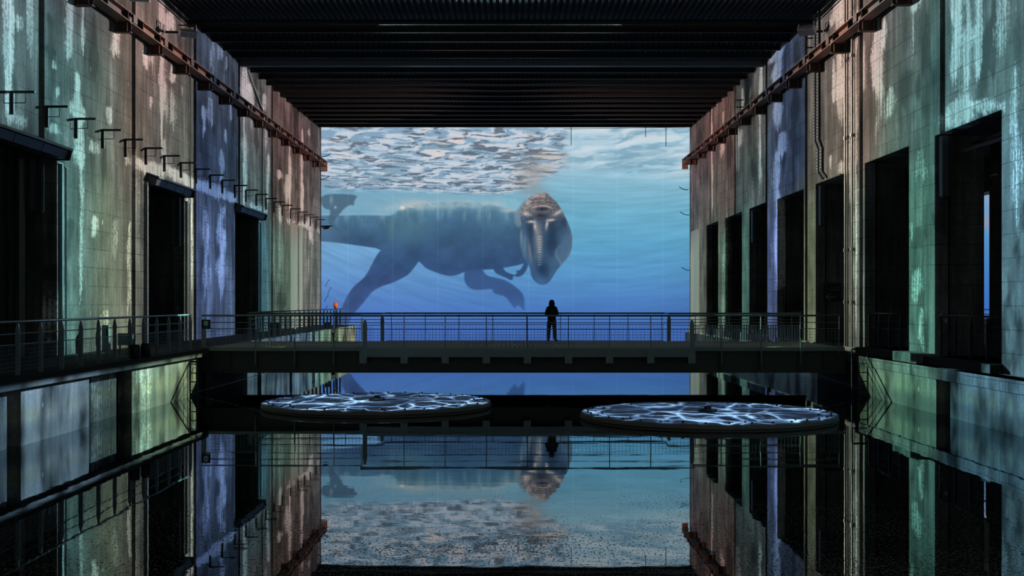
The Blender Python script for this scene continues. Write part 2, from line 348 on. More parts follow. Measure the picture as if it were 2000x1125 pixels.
# ---- PAINT START
def lattice(seed, n=512):
    return np.random.RandomState(seed).rand(n, n).astype(np.float32)
def vnoise(x, y, seed=0):
    g = lattice(seed); n = g.shape[0]
    xi = np.floor(x).astype(int); yi = np.floor(y).astype(int)
    fx = x - xi; fy = y - yi
    fx = fx*fx*(3-2*fx); fy = fy*fy*(3-2*fy)
    a = g[yi % n, xi % n]; b = g[yi % n, (xi+1) % n]
    c = g[(yi+1) % n, xi % n]; d = g[(yi+1) % n, (xi+1) % n]
    return (a*(1-fx)+b*fx)*(1-fy) + (c*(1-fx)+d*fx)*fy
def fbm(x, y, o=4, seed=0, gain=.5):
    s = 0; a = 1; t = 0
    for k in range(o):
        s = s + a*vnoise(x*2**k+17*k, y*2**k+31*k, seed+k); t += a; a *= gain
    return s/t
def sstep(a, b, x):
    t = np.clip((x-a)/(b-a), 0, 1); return t*t*(3-2*t)
def poly_sdf(px, py, pts):
    """signed distance to a polygon, negative inside"""
    P = np.array(pts, float); d = np.full(px.shape, 1e9); ins = np.zeros(px.shape, bool)
    for i in range(len(P)):
        ax, ay = P[i]; bx, by = P[(i+1) % len(P)]
        ex, ey = bx-ax, by-ay; wx, wy = px-ax, py-ay
        t = np.clip((wx*ex+wy*ey)/(ex*ex+ey*ey+1e-9), 0, 1)
        d = np.minimum(d, (wx-ex*t)**2+(wy-ey*t)**2)
        c = ((ay <= py) & (by > py)) | ((by <= py) & (ay > py))
        with np.errstate(divide='ignore', invalid='ignore'):
            xx = ax + (py-ay)/(by-ay if by != ay else 1e-9)*ex
        ins ^= c & (px < xx)
    return np.where(ins, -1, 1)*np.sqrt(d)
def smooth_poly(pts, it=2):
    for _ in range(it):
        q = []
        for i in range(len(pts)):
            a = pts[i]; b = pts[(i+1) % len(pts)]
            q += [(a[0]*.75+b[0]*.25, a[1]*.75+b[1]*.25), (a[0]*.25+b[0]*.75, a[1]*.25+b[1]*.75)]
        pts = q
    return pts
def paint_picture():
    """the projected picture as an array of sRGB colours: surface ripples, blue depth, a swimming dinosaur"""
    xs = np.arange(625, 1350); ys = np.arange(247, 678)
    X, Y = np.meshgrid(xs.astype(float), ys.astype(float))
    def mix(base, col, m):
        return base*(1-m[..., None]) + np.array(col, float)*m[..., None] if not isinstance(col, np.ndarray) or col.ndim == 1 else base*(1-m[..., None]) + col*m[..., None]
    yk = [247, 330, 370, 420, 480, 540, 600, 640, 677]
    right = np.array([(176,202,216),(150,190,208),(128,182,205),(108,172,200),(92,160,198),(86,146,196),(74,122,188),(68,110,184),(64,102,178)], float)
    left = np.array([(150,180,200),(130,170,195),(118,168,195),(108,162,196),(112,162,204),(98,146,200),(80,122,190),(72,110,186),(66,102,180)], float)
    R = np.stack([np.interp(Y, yk, right[:, k]) for k in range(3)], -1)
    L = np.stack([np.interp(Y, yk, left[:, k]) for k in range(3)], -1)
    img = mix(L, R, sstep(680, 1180, X))
    # soft darker corner to the lower right and slow depth variation
    img *= (1 - .05*sstep(1250, 1348, X)*sstep(420, 640, Y))[..., None]
    img *= (.97 + .06*fbm(X/160, Y/22 + X/300, 3, 5))[..., None]
    r1 = fbm(X/70 + Y/90, (Y + .00045*(X-1180)**2)/5.5, 3, 9)
    img *= (1 + .10*(r1-.5)*sstep(660, 500, Y) + .05*(r1-.5))[..., None]
    # --- right-hand surface: pale long streaks
    bx = [625, 760, 900, 980, 1020, 1060, 1100, 1135, 1200, 1348]
    by = [378, 380, 388, 390, 378, 358, 342, 345, 356, 368]
    ysurf = np.interp(X, bx, by)
    dist = np.clip(ysurf - Y, 0, None)
    dist0 = np.clip(392 - Y, 0, None); per = 1.0/(dist0 + 40)
    wv = -10.5*np.log(dist0 + 40)
    warp = fbm(X/60, Y/18, 3, 21)
    s = fbm(X/46*(.6+18*per) + warp*2, wv*1.15 + X/95 + warp*1.4, 4, 33, .5)
    st = sstep(.48, .66, s); sd = sstep(.50, .34, s)
    m = sstep(0, 40, dist)*sstep(1050, 1160, X)
    img = mix(img, (214, 222, 228), st*m*.62)
    img = mix(img, (112, 154, 180), sd*m*.60)
    s2 = fbm(X/26 + warp*3, Y/5.0 + X/70, 3, 61)
    img = mix(img, (205, 220, 228), sstep(.5, .75, s2)*m*.35)
    # --- left-hand surface: chopped ripples, pale blue, pink and dark
    edge = 1118 + 26*fbm(Y/9, X/40, 3, 3) - 26 - .18*np.clip(Y-300, 0, 99)
    ml = sstep(0, 18, dist)*sstep(edge+16, edge-14, X)
    w2 = fbm(X/42, Y/14, 3, 71)
    cx = X-640
    rx = cx/17*(.5+30*per) + 2.6*w2; rv = wv*3.3 + 3.0*w2 + X/160
    a = fbm(rx, rv, 4, 81, .52); b = fbm(rx*.8+40, rv*.85+9, 4, 91, .52); rdg = 1-np.abs(2*fbm(rx*.9+11, rv*.8+5, 3, 97, .5)-1); c = fbm(X/85, Y/30, 2, 95)
    base = mix(img*0 + np.array((146, 182, 206.)), (192, 206, 222), sstep(.34, .62, b))
    base = mix(base, (224, 208, 204), np.clip(sstep(.56, .66, b)*.8+sstep(.93, .99, rdg)*.75, 0, 1)*(.35+.65*sstep(.4, .62, c)))
    dk = .12 + sstep(780, 1010, X)*.42 + .42*np.exp(-((X-760)/60)**2-((Y-350)/26)**2) + .25*sstep(350, 385, Y)
    dk = np.clip(dk*(.75+.7*(c-.3)), 0, 1)
    thr = .37 + .15*dk
    base = mix(base, (128, 158, 182), sstep(.50, .40, b)*.8)
    base = mix(base, (86, 98, 112), sstep(thr+.06, thr-.08, a)*.85)
    base = mix(base, (116, 110, 104), np.clip(sstep(.55, .42, a)*dk*sstep(960, 1040, X)*sstep(250, 300, Y), 0, 1)*.55)
    base = mix(base, (196, 176, 158), sstep(.52, .66, b)*sstep(990, 1050, X)*sstep(285, 310, Y)*.7)
    img = mix(img, base, ml*.96)
    # plume under the surface, above the head
    pl = np.exp(-((X-1040)/26)**2)*sstep(290, 330, Y)*sstep(400, 372, Y)
    img = mix(img, (150, 142, 140), pl*.45)
    # pale veil just under the surface on the left
    v = fbm(X/34, Y/7, 3, 15)
    veil = sstep(372, 388, Y)*sstep(428, 402, Y)*sstep(1010, 960, X)
    img = mix(img, (128, 170, 190), veil*(.5+.5*v))
    # --- dinosaur: tail and body, legs, arms
    body = smooth_poly([(600,421),(660,420.5),(700,419),(740,420),(768,421),(778,410),(800,402),(850,396),(900,394),(950,398),(990,407),(1012,413),(1024,392),(1036,392),(1050,440),(1045,500),(1030,512),(1012,518),(990,522),(966,526),(940,527),(916,528),(905,532),(893,537),(880,539.5),(862,536),(845,529.5),(832,524),(824,516),(818,510),(814,516),(808,524),(798,536),(783,545),(765,553),(745,559),(727,569),(715,585),(703,599),(690,613),(676,640),(668,690),(636,690),(646,650),(661,615),(672,590),(682,571),(693,557),(705,548),(715,538),(727,515),(737,496),(746,486.5),(700,479.5),(660,474),(600,469)], 1)
    d = poly_sdf(X, Y, body)
    bm = sstep(1.6, -1.6, d)
    bc = np.stack([np.interp(Y, [395, 430, 470, 520, 560, 620, 677], k) for k in ((90,70,56,50,56,60,58),(134,108,86,78,78,86,84),(156,136,118,118,124,140,148))], -1)
    bn = fbm(X/30, Y/26, 4, 111)
    bc *= (.84+.32*bn)[..., None]
    bc = mix(bc, (96, 132, 168), sstep(700, 630, X)*.45)
    bc = mix(bc, (58, 92, 128), np.exp(-((X-880)/50)**2-((Y-440)/38)**2)*.35)
    sh = fbm(X/9, Y/30, 3, 121)
    bc = mix(bc, (118, 156, 168), sstep(.42, .8, sh)*sstep(452, 405, Y)*.75)
    bc = mix(bc, (96, 128, 142), np.exp(-((X-768-(Y-420)*-.1)/6)**2)*sstep(490, 420, Y)*.7)
    bc = mix(bc, (78, 118, 135), np.exp(-((X-800)/45)**2-((Y-445)/30)**2)*.6)
    bc = mix(bc, (48, 76, 112), np.exp(-((X-815)/28)**2-((Y-500)/22)**2)*.5)
    img = mix(img, bc, bm*.97)
    top = 400 + 14*(fbm(X/22, X*0+3, 3, 131)-.5) + 12*sstep(790, 740, X)
    foam = np.exp(-((Y-top)/9)**2)*sstep(700, 790, X)*sstep(1030, 1005, X)
    img = mix(img, (168, 190, 196), np.clip(foam*(.2+1.1*fbm(X/12, Y/7, 3, 141)), 0, 1)*.75)
    tg = np.exp(-((Y-419)/2.2)**2)*sstep(770, 755, X)
    img = mix(img, (150, 182, 200), tg*.5)
    img = mix(img, (240, 226, 212), np.exp(-((X-786)/4.5)**2-((Y-406)/4)**2)*.95)
    img = mix(img, (225, 215, 205), np.exp(-((X-803)/6)**2-((Y-404)/2)**2)*.7)
    img = mix(img, (190, 190, 186), np.exp(-((X-812)/26)**2-((Y-398)/9)**2)*.5)
    img = mix(img, (205, 196, 190), np.exp(-((X-995)/16)**2-((Y-411)/4)**2)*.6)
    # pale gap of water in front of the neck
    g = sstep(2, -2, poly_sdf(X, Y, smooth_poly([(985,392),(1000,386),(1010,386),(1012,405),(1006,411),(990,404)], 2)))
    img = mix(img, (128, 180, 198), g*.9)
    # far leg drifting forward
    leg = smooth_poly([(908,526),(906,542),(909,554),(916,562),(926,566),(942,566),(962,564),(963,572),(974,576),(986,578),(994,588),(1001,598),(1006,603),(1011,595),(1018,601),(1024,609),(1025,597),(1023,576),(1012,564),(990,548),(972,543),(955,540),(946,534),(942,524)], 1)
    lm = sstep(2.2, -2.2, poly_sdf(X, Y, leg))
    lc = np.stack([np.interp(Y, [525, 570, 610], k) for k in ((52,56,60),(82,84,96),(126,134,152))], -1)*(.93+.14*bn)[..., None]
    img = mix(img, lc, lm*.93)
    for arm in ([(962,520),(966,532),(975,537),(990,543),(996,547),(1002,546.5),(1001,542),(1006,538),(1001,535.5),(992,533),(985,528),(981,520)],
                [(1024,512),(1019,524),(1013,529),(1007,527),(1011,533),(1004,537),(1008,541),(1017,540),(1024,534),(1030,524),(1032,512)]):
        am = sstep(1.2, -1.2, poly_sdf(X, Y, smooth_poly(arm, 1)))
        img = mix(img, (48, 76, 116), am*.95)
    # a foot and its splash at the far left
    ft = smooth_poly([(627,381),(660,378),(700,381),(692,392),(691,403),(686,399),(672,407),(662,420),(651,432),(650,438),(680,458),(676,461),(648,446),(640,430),(647,410),(634,408),(627,398)], 1)
    fm = sstep(2.0, -2.0, poly_sdf(X, Y, ft))
    img = mix(img, (70, 98, 120), fm*.85)
    img = mix(img, (170, 178, 180), (np.exp(-((X-647)/3)**2-((Y-390)/8)**2)*.5 + np.exp(-((X-655)/2.5)**2-((Y-405)/2.5)**2)*.9))
    # --- head, seen from the front, muzzle down
    head = smooth_poly([(1061,375),(1046,379),(1031,388),(1020,401),(1012,414),(1016,430),(1019,440),(1014.5,456),(1015,475),(1018,495),(1026,510),(1035,522),(1037,538),(1043,548),(1053,556),(1065,556),(1075,549),(1085,531),(1096,518),(1110,503),(1117,486),(1118.5,467),(1115,449),(1107,430),(1098,411),(1089,397),(1078,386),(1070,377)], 1)
    dh = poly_sdf(X, Y, head)
    hm = sstep(1.3, -1.3, dh)
    hn = fbm(X/4.2, Y/2.6, 3, 151); hv = fbm(X/14, Y/22, 3, 161)
    hc = np.stack([np.interp(Y, [375, 430, 470, 520, 556], k) for k in ((96,58,58,56,56),(104,78,86,86,90),(116,100,114,118,130))], -1)
    hc *= (.82+.36*hv)[..., None]
    G = lambda x, y, sx, sy, r=0: np.exp(-(((X-x)*np.cos(r)+(Y-y)*np.sin(r))/sx)**2-((-(X-x)*np.sin(r)+(Y-y)*np.cos(r))/sy)**2)
    hc = mix(hc, (84, 116, 146), np.clip(G(1106, 482, 12, 26, .12)+G(1090, 500, 14, 26, .45)*.8, 0, 1)*.7)   # right cheek
    hc = mix(hc, (118, 134, 150), sstep(-7, -1, dh)*sstep(1090, 1100, X)*.35)
    hc = mix(hc, (96, 132, 158), G(1025, 478, 6, 26)*.8)                                     # left cheek
    hc = mix(hc, (140, 156, 168), G(1018, 462, 2.4, 18)*.6)
    hc = mix(hc, (34, 52, 76), np.clip(G(1036, 452, 8, 26)+G(1078, 468, 13, 34)+G(1102, 432, 8, 20, .4)*.7, 0, 1)*.75)  # eye hollows
    hc = mix(hc, (32, 52, 80), G(1059, 526, 13, 14)*.75)                                      # nose pad
    hc = mix(hc, (70, 100, 138), G(1060, 549, 13, 6)*.5)
    ridge = np.clip(G(1048, 455, 6, 60) + G(1056, 470, 4, 40), 0, 1)
    hc = mix(hc, (104, 112, 124), ridge*sstep(428, 440, Y)*sstep(518, 500, Y)*.8)
    crown = sstep(432, 402, Y)
    hc = mix(hc, (168, 150, 144), np.clip(crown*(.4+.9*hn)*.75, 0, 1))
    hc = mix(hc, (74, 74, 84), crown*sstep(.6, .3, hn)*.55)
    hc = mix(hc, (70, 78, 92), crown*sstep(1066, 1096, X)*.75)
    for k in range(3):                                                                        # creases over the brow
        hc = mix(hc, (62, 62, 74), np.exp(-((Y-(388+7*k)-.006*(X-1058)**2)/1.4)**2)*sstep(30, 16, abs(X-1058))*.55)
    hc = mix(hc, (40, 46, 58), G(1060, 408, 15, 4.5)*.95)
    hc = mix(hc, (46, 50, 62), G(1058, 421, 14, 6)*(.4+.9*hn))
    hc = mix(hc, (204, 186, 172), np.exp(-((Y-(402+.010*(X-1058)**2))/1.5)**2)*sstep(24, 16, abs(X-1058))*.75)
    for (x, y, sx, sy, r) in ((1028, 418, 9, 3.4, .25), (1090, 415, 11, 3.2, -.55), (1038, 433, 8, 2.6, -.05), (1076, 430, 8, 2.6, -.15), (1068, 439, 2.6, 9, .15), (1045, 442, 2.6, 9, -.1)):
        hc = mix(hc, (206, 190, 178), np.clip(G(x, y, sx, sy, r)*(.7+.6*hn), 0, 1)*.9)
    for k in range(12):                                                                       # beads down the muzzle ridge
        yy = 462+k*5.0
        hc = mix(hc, (188, 190, 194) if k < 7 else (120, 134, 150), np.exp(-((X-1053.5)/(4.5-.1*k))**2-((Y-yy-.10*(X-1053)**2*.6)/1.3)**2)*.8)
    hc = mix(hc, (150, 140, 146), G(1035, 492, 2.6, 20, -.1)*.55)
    sc = fbm(X/2.4, Y/2.0, 2, 181)
    hc *= (1 + .30*(sc-.5)*sstep(540, 380, Y))[..., None]
    hc = mix(hc, (150, 146, 148), np.clip(G(1049, 452, 3.5, 22, -.1), 0, 1)*(.3+.9*hn)*.7)
    hc = mix(hc, (196, 182, 174), np.clip(G(1030, 396, 9, 4, -.9)+G(1050, 380, 12, 4, -.25), 0, 1)*(.4+.8*hn)*.7)
    hc = mix(hc, (112, 136, 158), np.exp(-((X-(1092+6*np.sin(Y/9)))/3)**2)*sstep(470, 490, Y)*sstep(535, 510, Y)*.45)
    img = mix(img, hc, hm)
    nk = sstep(2, -2, poly_sdf(X, Y, smooth_poly([(1012,404),(1024,392),(1032,388),(1022,404),(1016,424),(1019,440),(1012,446),(1002,430)], 1)))
    img = mix(img, (122, 138, 152), nk*(.35+.5*fbm(X/4, Y/16, 2, 171)))
    # --- the screen wall itself: seams of the coating and grain
    for sx in (680, 767, 855, 943, 1032, 1119, 1206, 1294):
        img += (np.exp(-((X-sx)/.8)**2)*9*sstep(700, 560, Y))[..., None]
    img *= (.985+.03*np.random.RandomState(4).rand(*X.shape))[..., None]
    img = mix(img, (150, 190, 212), sstep(249.5, 248, Y)*.6)
    return xs, ys, np.clip(img, 0, 255)
# ---- PAINT END

# ------------------------------------------------------------------ stains on the concrete, worked out per wall
def wall_y(px, x): return x*2350./(px-1000.)
def wall_z(py, y): return EYE+(590.-py)*y/2350.
# streaks of lime read off the walls: (column, top, bottom, half width, strength) in the photograph
STREAK_L = [(18,-80,240,14,.75),(60,-60,150,6,.6),(40,30,72,8,.7),(137,-60,150,8,1),(150,140,265,10,.9),(152,250,330,14,.6),(163,0,110,5,.85),(158,300,600,5,.75),(228,40,118,11,1),(213,205,248,6,.9),(106,120,140,4,.8),(113,170,195,5,.8),(105,245,265,12,.8),(150,205,235,20,.7),
 (183,420,470,8,.7),(222,425,520,8,.6),(252,430,640,6,.7),(118,560,700,10,.5),(205,600,700,12,.5),(315,-30,80,5,1),(316,80,330,4,.95),(333,22,66,11,.95),(336,170,268,15,.5),(288,90,140,8,.85),(338,125,170,9,.85),(294,188,215,4,.8),(322,270,330,6,.7),(370,350,640,9,.55),(357,170,190,3,.6),(298,318,352,16,.5),(345,330,352,30,.7),
 (430,60,130,8,.7),(415,80,150,5,.6),(443,110,140,4,.8),(398,208,275,4,.9),(412,190,250,8,.7),(432,290,360,5,.8),(441,250,285,4,.7),(452,200,240,4,.7),(425,360,385,40,.6),(402,400,600,8,.5),(433,400,600,12,.6),
 (480,130,230,10,.7),(478,220,420,6,.7),(492,160,260,7,.6),(516,180,222,5,.85),(520,230,300,5,.6),(545,330,352,5,.85),(548,400,440,6,.6),(522,300,420,5,.5),(566,270,430,3,.85),(590,250,420,3,.7),(606,425,480,9,.7),(603,250,270,4,.7),(560,340,400,5,.7),(592,360,420,4,.8)]
STREAK_R = [(1866,-60,190,13,.95),(1890,-60,180,8,.8),(1911,-60,200,10,.9),(1870,190,255,28,.75),(1955,-40,120,14,.6),(1935,200,225,40,.6),(1985,120,500,12,.5),(1905,200,215,60,.6),(1712,35,205,8,1),(1726,35,100,7,.8),(1735,170,245,11,.7),(1786,-10,28,10,.9),(1715,120,290,8,.5),
 (1635,-20,60,12,.8),(1648,-20,70,10,.8),(1665,-20,60,12,.8),(1640,95,255,8,.75),(1652,95,360,6,.85),(1662,90,420,5,.9),(1671,60,690,5,.8),(1628,110,210,3,.85),(1650,310,345,22,.7),(1622,300,335,4,.7),(1688,80,200,4,.7),
 (1520,88,180,13,.9),(1505,95,130,6,.8),(1519,180,262,9,.7),(1527,258,310,12,.9),(1516,300,560,10,.55),(1486,112,200,4,.9),(1484,190,400,3,.85),(1450,170,240,4,.7),(1447,250,290,5,.6),(1390,200,430,2.5,.8),(1412,215,245,3,.7),(1411,270,310,4,.8),(1370,300,420,4,.4),
 (1800,290,360,14,.5),(1790,520,610,12,.6),(1800,600,690,8,.7),(1775,430,480,10,.4),(1470,330,560,6,.4),(1420,430,640,4,.4)]
DARK_L = [(30,0,260,8,.5),(100,30,240,14,.55),(185,30,160,12,.4),(240,-20,50,20,.4),(275,200,640,4,.5),(300,0,120,10,.4),(350,0,130,8,.4),(400,150,350,12,.5),(455,120,520,8,.5),(500,150,330,6,.5),(395,480,600,6,.5),(425,450,560,5,.6),(575,200,420,6,.5),(612,180,420,8,.5),(100,90,110,8,.8),(135,430,520,14,.5),(120,520,560,12,.5),(548,520,640,6,.8),(200,280,420,10,.3),(160,600,690,25,.5)]
DARK_R = [(1940,-20,150,12,.75),(1925,0,200,7,.5),(1980,230,700,6,.6),(1800,20,260,20,.45),(1760,80,230,14,.35),(1700,60,300,5,.5),(1630,150,300,6,.4),(1555,70,340,10,.5),(1545,250,380,14,.5),(1470,130,390,8,.45),(1425,200,400,7,.4),(1372,250,420,9,.45),(1790,440,500,14,.6),(1800,560,640,16,.6),(1365,250,300,8,.4),(1900,340,470,20,.0)]
def stain_field(side, Y, Z):
    x = -13.9 if side == 'left' else 12.9
    sd = 3 if side == 'left' else 50
    lime = np.zeros(Y.shape); dark = np.zeros(Y.shape)
    n = fbm(Y*.9, Z*.16, 4, sd, .55); n2 = fbm(Y*.35, Z*.22, 3, sd+9)
    lime += sstep(.58, .74, n)*sstep(.42, .62, n2)*.55
    m = fbm(Y*1.1, Z*.5, 3, sd+21); dark += sstep(.52, .72, m)*.45
    # a pale tide of lime at the ledge of the brackets
    tide = np.exp(-((Z-(8.35+.5*(fbm(Y*.5, Y*0, 3, sd+33)-.5)))/.28)**2)*sstep(.38, .55, fbm(Y*.8, Z*1.2, 3, sd+40))
    if side == 'left': lime += tide*.75
    pxw = 1000 + x*2350./np.maximum(Y, 5)
    wob = (fbm(Z*.9, Y*.1, 3, sd+60)-.5)
    for lst, arr in ((STREAK_L if side == 'left' else STREAK_R, lime), (DARK_L if side == 'left' else DARK_R, dark)):
        for (cx, t, b, w, s) in lst:
            y0 = wall_y(cx, x); zt = wall_z(t, y0); zb = wall_z(b, y0)
            wy = abs(w*y0*y0/(x*2350.)); L = zt-zb
            u = np.clip((zt-Z)/max(L, .1), -1, 2)                       # 0 at the top, 1 at the tip
            ww = wy*(.45+.55*np.sin(np.clip(u, 0, 1)*PI)**.7)*(.4+1.3*(fbm(Z*1.6, Y*0+cx, 3, sd+70)))
            prof = sstep(-.04, .05, u)*sstep(1.06, .72, u)
            u2 = u + .55*(fbm(Y*3.2, Y*0+cx, 3, sd+80)-.5); prof = sstep(-.04, .05, u)*sstep(1.02, .78, u2)
            arr += s*prof*np.exp(-(np.abs((Y-y0-wob*wy*1.3)/np.maximum(ww, .05)))**2.4)*1.15
    return np.clip(lime, 0, 1), np.clip(dark, 0, 1)

def slab(name, side, x_face, thick, y0, y1, z0, z1, holes, mat, parent, step=.15, stain=True, x_field=None, ztop=None):
    """an upright slab facing the basin with openings cut out, its face a grid that carries the stains"""
    ys = sorted(set([y0, y1] + [h[i] for h in holes for i in (0, 1) if y0 < h[i] < y1])); zs = sorted(set([z0, z1] + [h[i] for h in holes for i in (2, 3) if z0 < h[i] < z1]))
    def fill(a):
        out = [a[0]]
        for p, q in zip(a, a[1:]):
            k = max(1, round((q-p)/step)); out += [p+(q-p)*j/k for j in range(1, k+1)]
        return np.array(out)
    gy, gz = fill(ys), fill(zs); ny, nz = len(gy), len(gz)
    YY, ZZ = np.meshgrid(gy, gz, indexing='ij')
    if ztop is not None:
        r = ZZ >= z1-1e-6; ZZ = np.where(r, ztop(YY), ZZ)
    cy = (gy[:-1]+gy[1:])/2; cz = (gz[:-1]+gz[1:])/2
    solid = np.ones((ny-1, nz-1), bool)
    for (a, b, c, d) in holes:
        solid[np.ix_((cy > a) & (cy < b), (cz > c) & (cz < d))] = False
    xb = x_face + (thick if side == 'right' else -thick)
    I = lambda i, j: i*nz+j
    N = ny*nz; vs = [(x_face, float(a), float(b)) for a, b in zip(YY.ravel(), ZZ.ravel())]
    fs = []; backv = {}
    def B(i, j):
        k = (i, j)
        if k not in backv: backv[k] = len(vs); vs.append((xb, float(YY[i, j]), float(ZZ[i, j])))
        return backv[k]
    for i in range(ny-1):
        for j in range(nz-1):
            if not solid[i, j]: continue
            fs.append((I(i,j), I(i+1,j), I(i+1,j+1), I(i,j+1)))
            for (di, dj, a, b) in ((-1,0,(i,j),(i,j+1)), (1,0,(i+1,j+1),(i+1,j)), (0,-1,(i+1,j),(i,j)), (0,1,(i,j+1),(i+1,j+1))):
                ii, jj = i+di, j+dj
                if not (0 <= ii < ny-1 and 0 <= jj < nz-1) or not solid[ii, jj]:
                    fs.append((I(*a), I(*b), B(*b), B(*a)))
    me = bpy.data.meshes.new(name); me.from_pydata(vs, [], fs); me.materials.append(mat)
    bm = bmesh.new(); bm.from_mesh(me); bmesh.ops.recalc_face_normals(bm, faces=bm.faces); bm.to_mesh(me); bm.free()
    if stain:
        V = np.array([(v.co.y, v.co.z) for v in me.vertices]); l, d = stain_field(side, V[:, 0], V[:, 1])
        at = me.attributes.new('stain', 'FLOAT_VECTOR', 'POINT'); at.data.foreach_set('vector', np.stack([l, d, l*0], -1).astype(np.float32).ravel())
    o = bpy.data.objects.new(name, me); COL.objects.link(o); o.parent = parent
    return o

# ------------------------------------------------------------------ the setting
def ceil_z(y): return 15.46 + .0145*(y-52.5)
w = MB().box(-13.95, 13.0, -6, 87.45, -.3, 0).build('water', M['water']); tag(w, kind='structure')
far = tag(MB().box(-20, 40, 87.5, 88.2, -1, 19).build('wall_back', M['back']), kind='structure')

# ceiling: corrugated deck, its ribs running into the hall, under cross beams
cl = MB(); n = 110
for k in range(n):
    x0 = -14.6+k*.26; q = [(0, .10), (.06, .0), (.15, .0), (.21, .10)]
    for (a, za), (b, zb) in zip(q, q[1:]+[(.26, .10)]):
        cl.add([(x0+a, -6, ceil_z(-6)+za), (x0+b, -6, ceil_z(-6)+zb), (x0+b, 87.6, ceil_z(87.6)+zb), (x0+a, 87.6, ceil_z(87.6)+za)], [(0, 3, 2, 1)])
cl.box(-15, 14.5, -6, 87.6, 17.2, 17.4)
ceiling = tag(cl.build('ceiling', M['ceiling']), kind='structure')
def ibeam_x(x0, x1, y, z, h, wd):
    return MB().box(x0, x1, y-wd/2, y+wd/2, z, z+.03).box(x0, x1, y-wd/2, y+wd/2, z+h-.03, z+h).box(x0, x1, y-.02, y+.02, z+.03, z+h-.03)
for k in range(17):
    y = 53.9+k*2.02
    if abs(y-61.7) < 1.0: continue
    ibeam_x(-13.9, 12.9, y, ceil_z(y)-.22, .22, .16).build('beam', M['beam'], ceiling)
tag(MB().box(-13.9, 12.9, 61.45, 61.8, 15.27, 15.56).build('beam', M['greybeam'], ceiling), 'pale grey cross beam')
tag(MB().tube((-13.9, 51.6, 15.2), (12.9, 51.6, 15.2), .11, 10).tube((-13.9, 51.6, 15.02), (12.9, 51.6, 15.02), .03, 6).build('beam', M['beam'], ceiling), 'round truss chord')
tr = MB()   # small fixings hanging from the deck edge over the screen
for k in range(58): tr.box(-13.8+k*.46, -13.66+k*.46, 86.9, 87.0, ceil_z(87)-.06, ceil_z(87))
tag(tr.build('deck_fixings', M['black'], ceiling), kind='stuff')

# left wall
JL = [20.2, 28.2, 35.55, 44.2, 52.75, 61.3, 69.7, 78.15, 87.0]
HOLE_L = [(28.6, 36.75, 1.56, 7.95), (46.0, 51.0, 1.56, 8.05), (60.4, 66.0, 1.56, 8.1)]
wl = slab('wall_left', 'left', -14.35, 1.1, -6, 87.5, 1.0, 17, HOLE_L, M['back'], None, step=9, stain=False); tag(wl, kind='structure')
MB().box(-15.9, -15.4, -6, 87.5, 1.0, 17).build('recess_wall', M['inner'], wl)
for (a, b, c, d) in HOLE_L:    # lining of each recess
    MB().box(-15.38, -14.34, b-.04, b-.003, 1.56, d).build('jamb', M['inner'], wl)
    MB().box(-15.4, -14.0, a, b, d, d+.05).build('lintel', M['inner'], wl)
for i, (a, b) in enumerate(zip(JL, JL[1:])):
    near = b > 34
    slab('panel', 'left', -13.9, .45, a+.22 if i else -6, b-.22 if i < 7 else 87.4, 1.56, 16, [h for h in HOLE_L if h[0] < b and h[1] > a], M['concrete'], wl, .15 if near else 3, near, ztop=lambda y: ceil_z(y)+.02)
infill = MB().box(-13.95, -13.86, 75.3, 77.85, 1.56, 8.2).box(-13.95, -13.86, 78.45, 79.7, 1.56, 8.2).build('infill_panel', M['pale'], wl); tag(infill, 'pale smooth infill of a closed opening')

# right wall
JR = [20.2, 28.2, 36.05, 44.45, 52.75, 61.0, 69.6, 78.3, 87.0]
HOLE_R = [(31.7, 36.7, 1.56, 8.27), (39.1, 44.0, 1.56, 8.27), (46.4, 51.1, 1.56, 8.2), (53.2, 58.5, 1.56, 8.2), (60.8, 65.4, 1.56, 8.27), (67.5, 72.8, 1.56, 8.27), (75.3, 79.9, 1.56, 8.27)]
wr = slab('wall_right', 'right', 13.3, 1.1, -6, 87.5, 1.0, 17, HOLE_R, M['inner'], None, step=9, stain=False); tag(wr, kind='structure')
joint_r = MB()
for j in JR[1:-1]: joint_r.box(13.27, 13.3, j-.3, j+.3, 8.3 if j not in (44.45, 52.75) else 1.0, 16)
joint_r.build('joint_lining', M['back'], wr)
for i, (a, b) in enumerate(zip(JR, JR[1:])):
    near = b > 30
    slab('panel', 'right', 12.9, .45, a+.22 if i else -6, b-.22 if i < 7 else 87.4, 1.3, 16, [(h[0], h[1], 1.0, h[3]) for h in HOLE_R if h[0] < b and h[1] > a], M['concrete'], wr, .15 if near else 3, near, ztop=lambda y: ceil_z(y)+.02)
tag(MB().box(12.84, 12.95, 82.7, 86.4, 1.56, 8.25).build('infill_panel', M['pale'], wr), 'pale smooth infill of a closed opening')

# gallery behind the right wall, and the next hall beyond it
tag(MB().box(13.0, 19.2, 20, 87.5, 1.0, 1.56).build('gallery_floor', M['coping']), kind='structure')
tag(MB().box(14.4, 19.2, 20, 87.5, 8.9, 9.1).build('gallery_ceiling', M['ceiling']), kind='structure')
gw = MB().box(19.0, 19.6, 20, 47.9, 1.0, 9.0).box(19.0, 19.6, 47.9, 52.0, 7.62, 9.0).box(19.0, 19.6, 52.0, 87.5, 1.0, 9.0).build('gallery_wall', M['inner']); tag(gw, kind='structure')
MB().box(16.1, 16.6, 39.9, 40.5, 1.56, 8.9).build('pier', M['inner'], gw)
MB().box(19.0, 19.25, 50.2, 50.9, 1.56, 7.62).build('pier', M['inner'], gw)

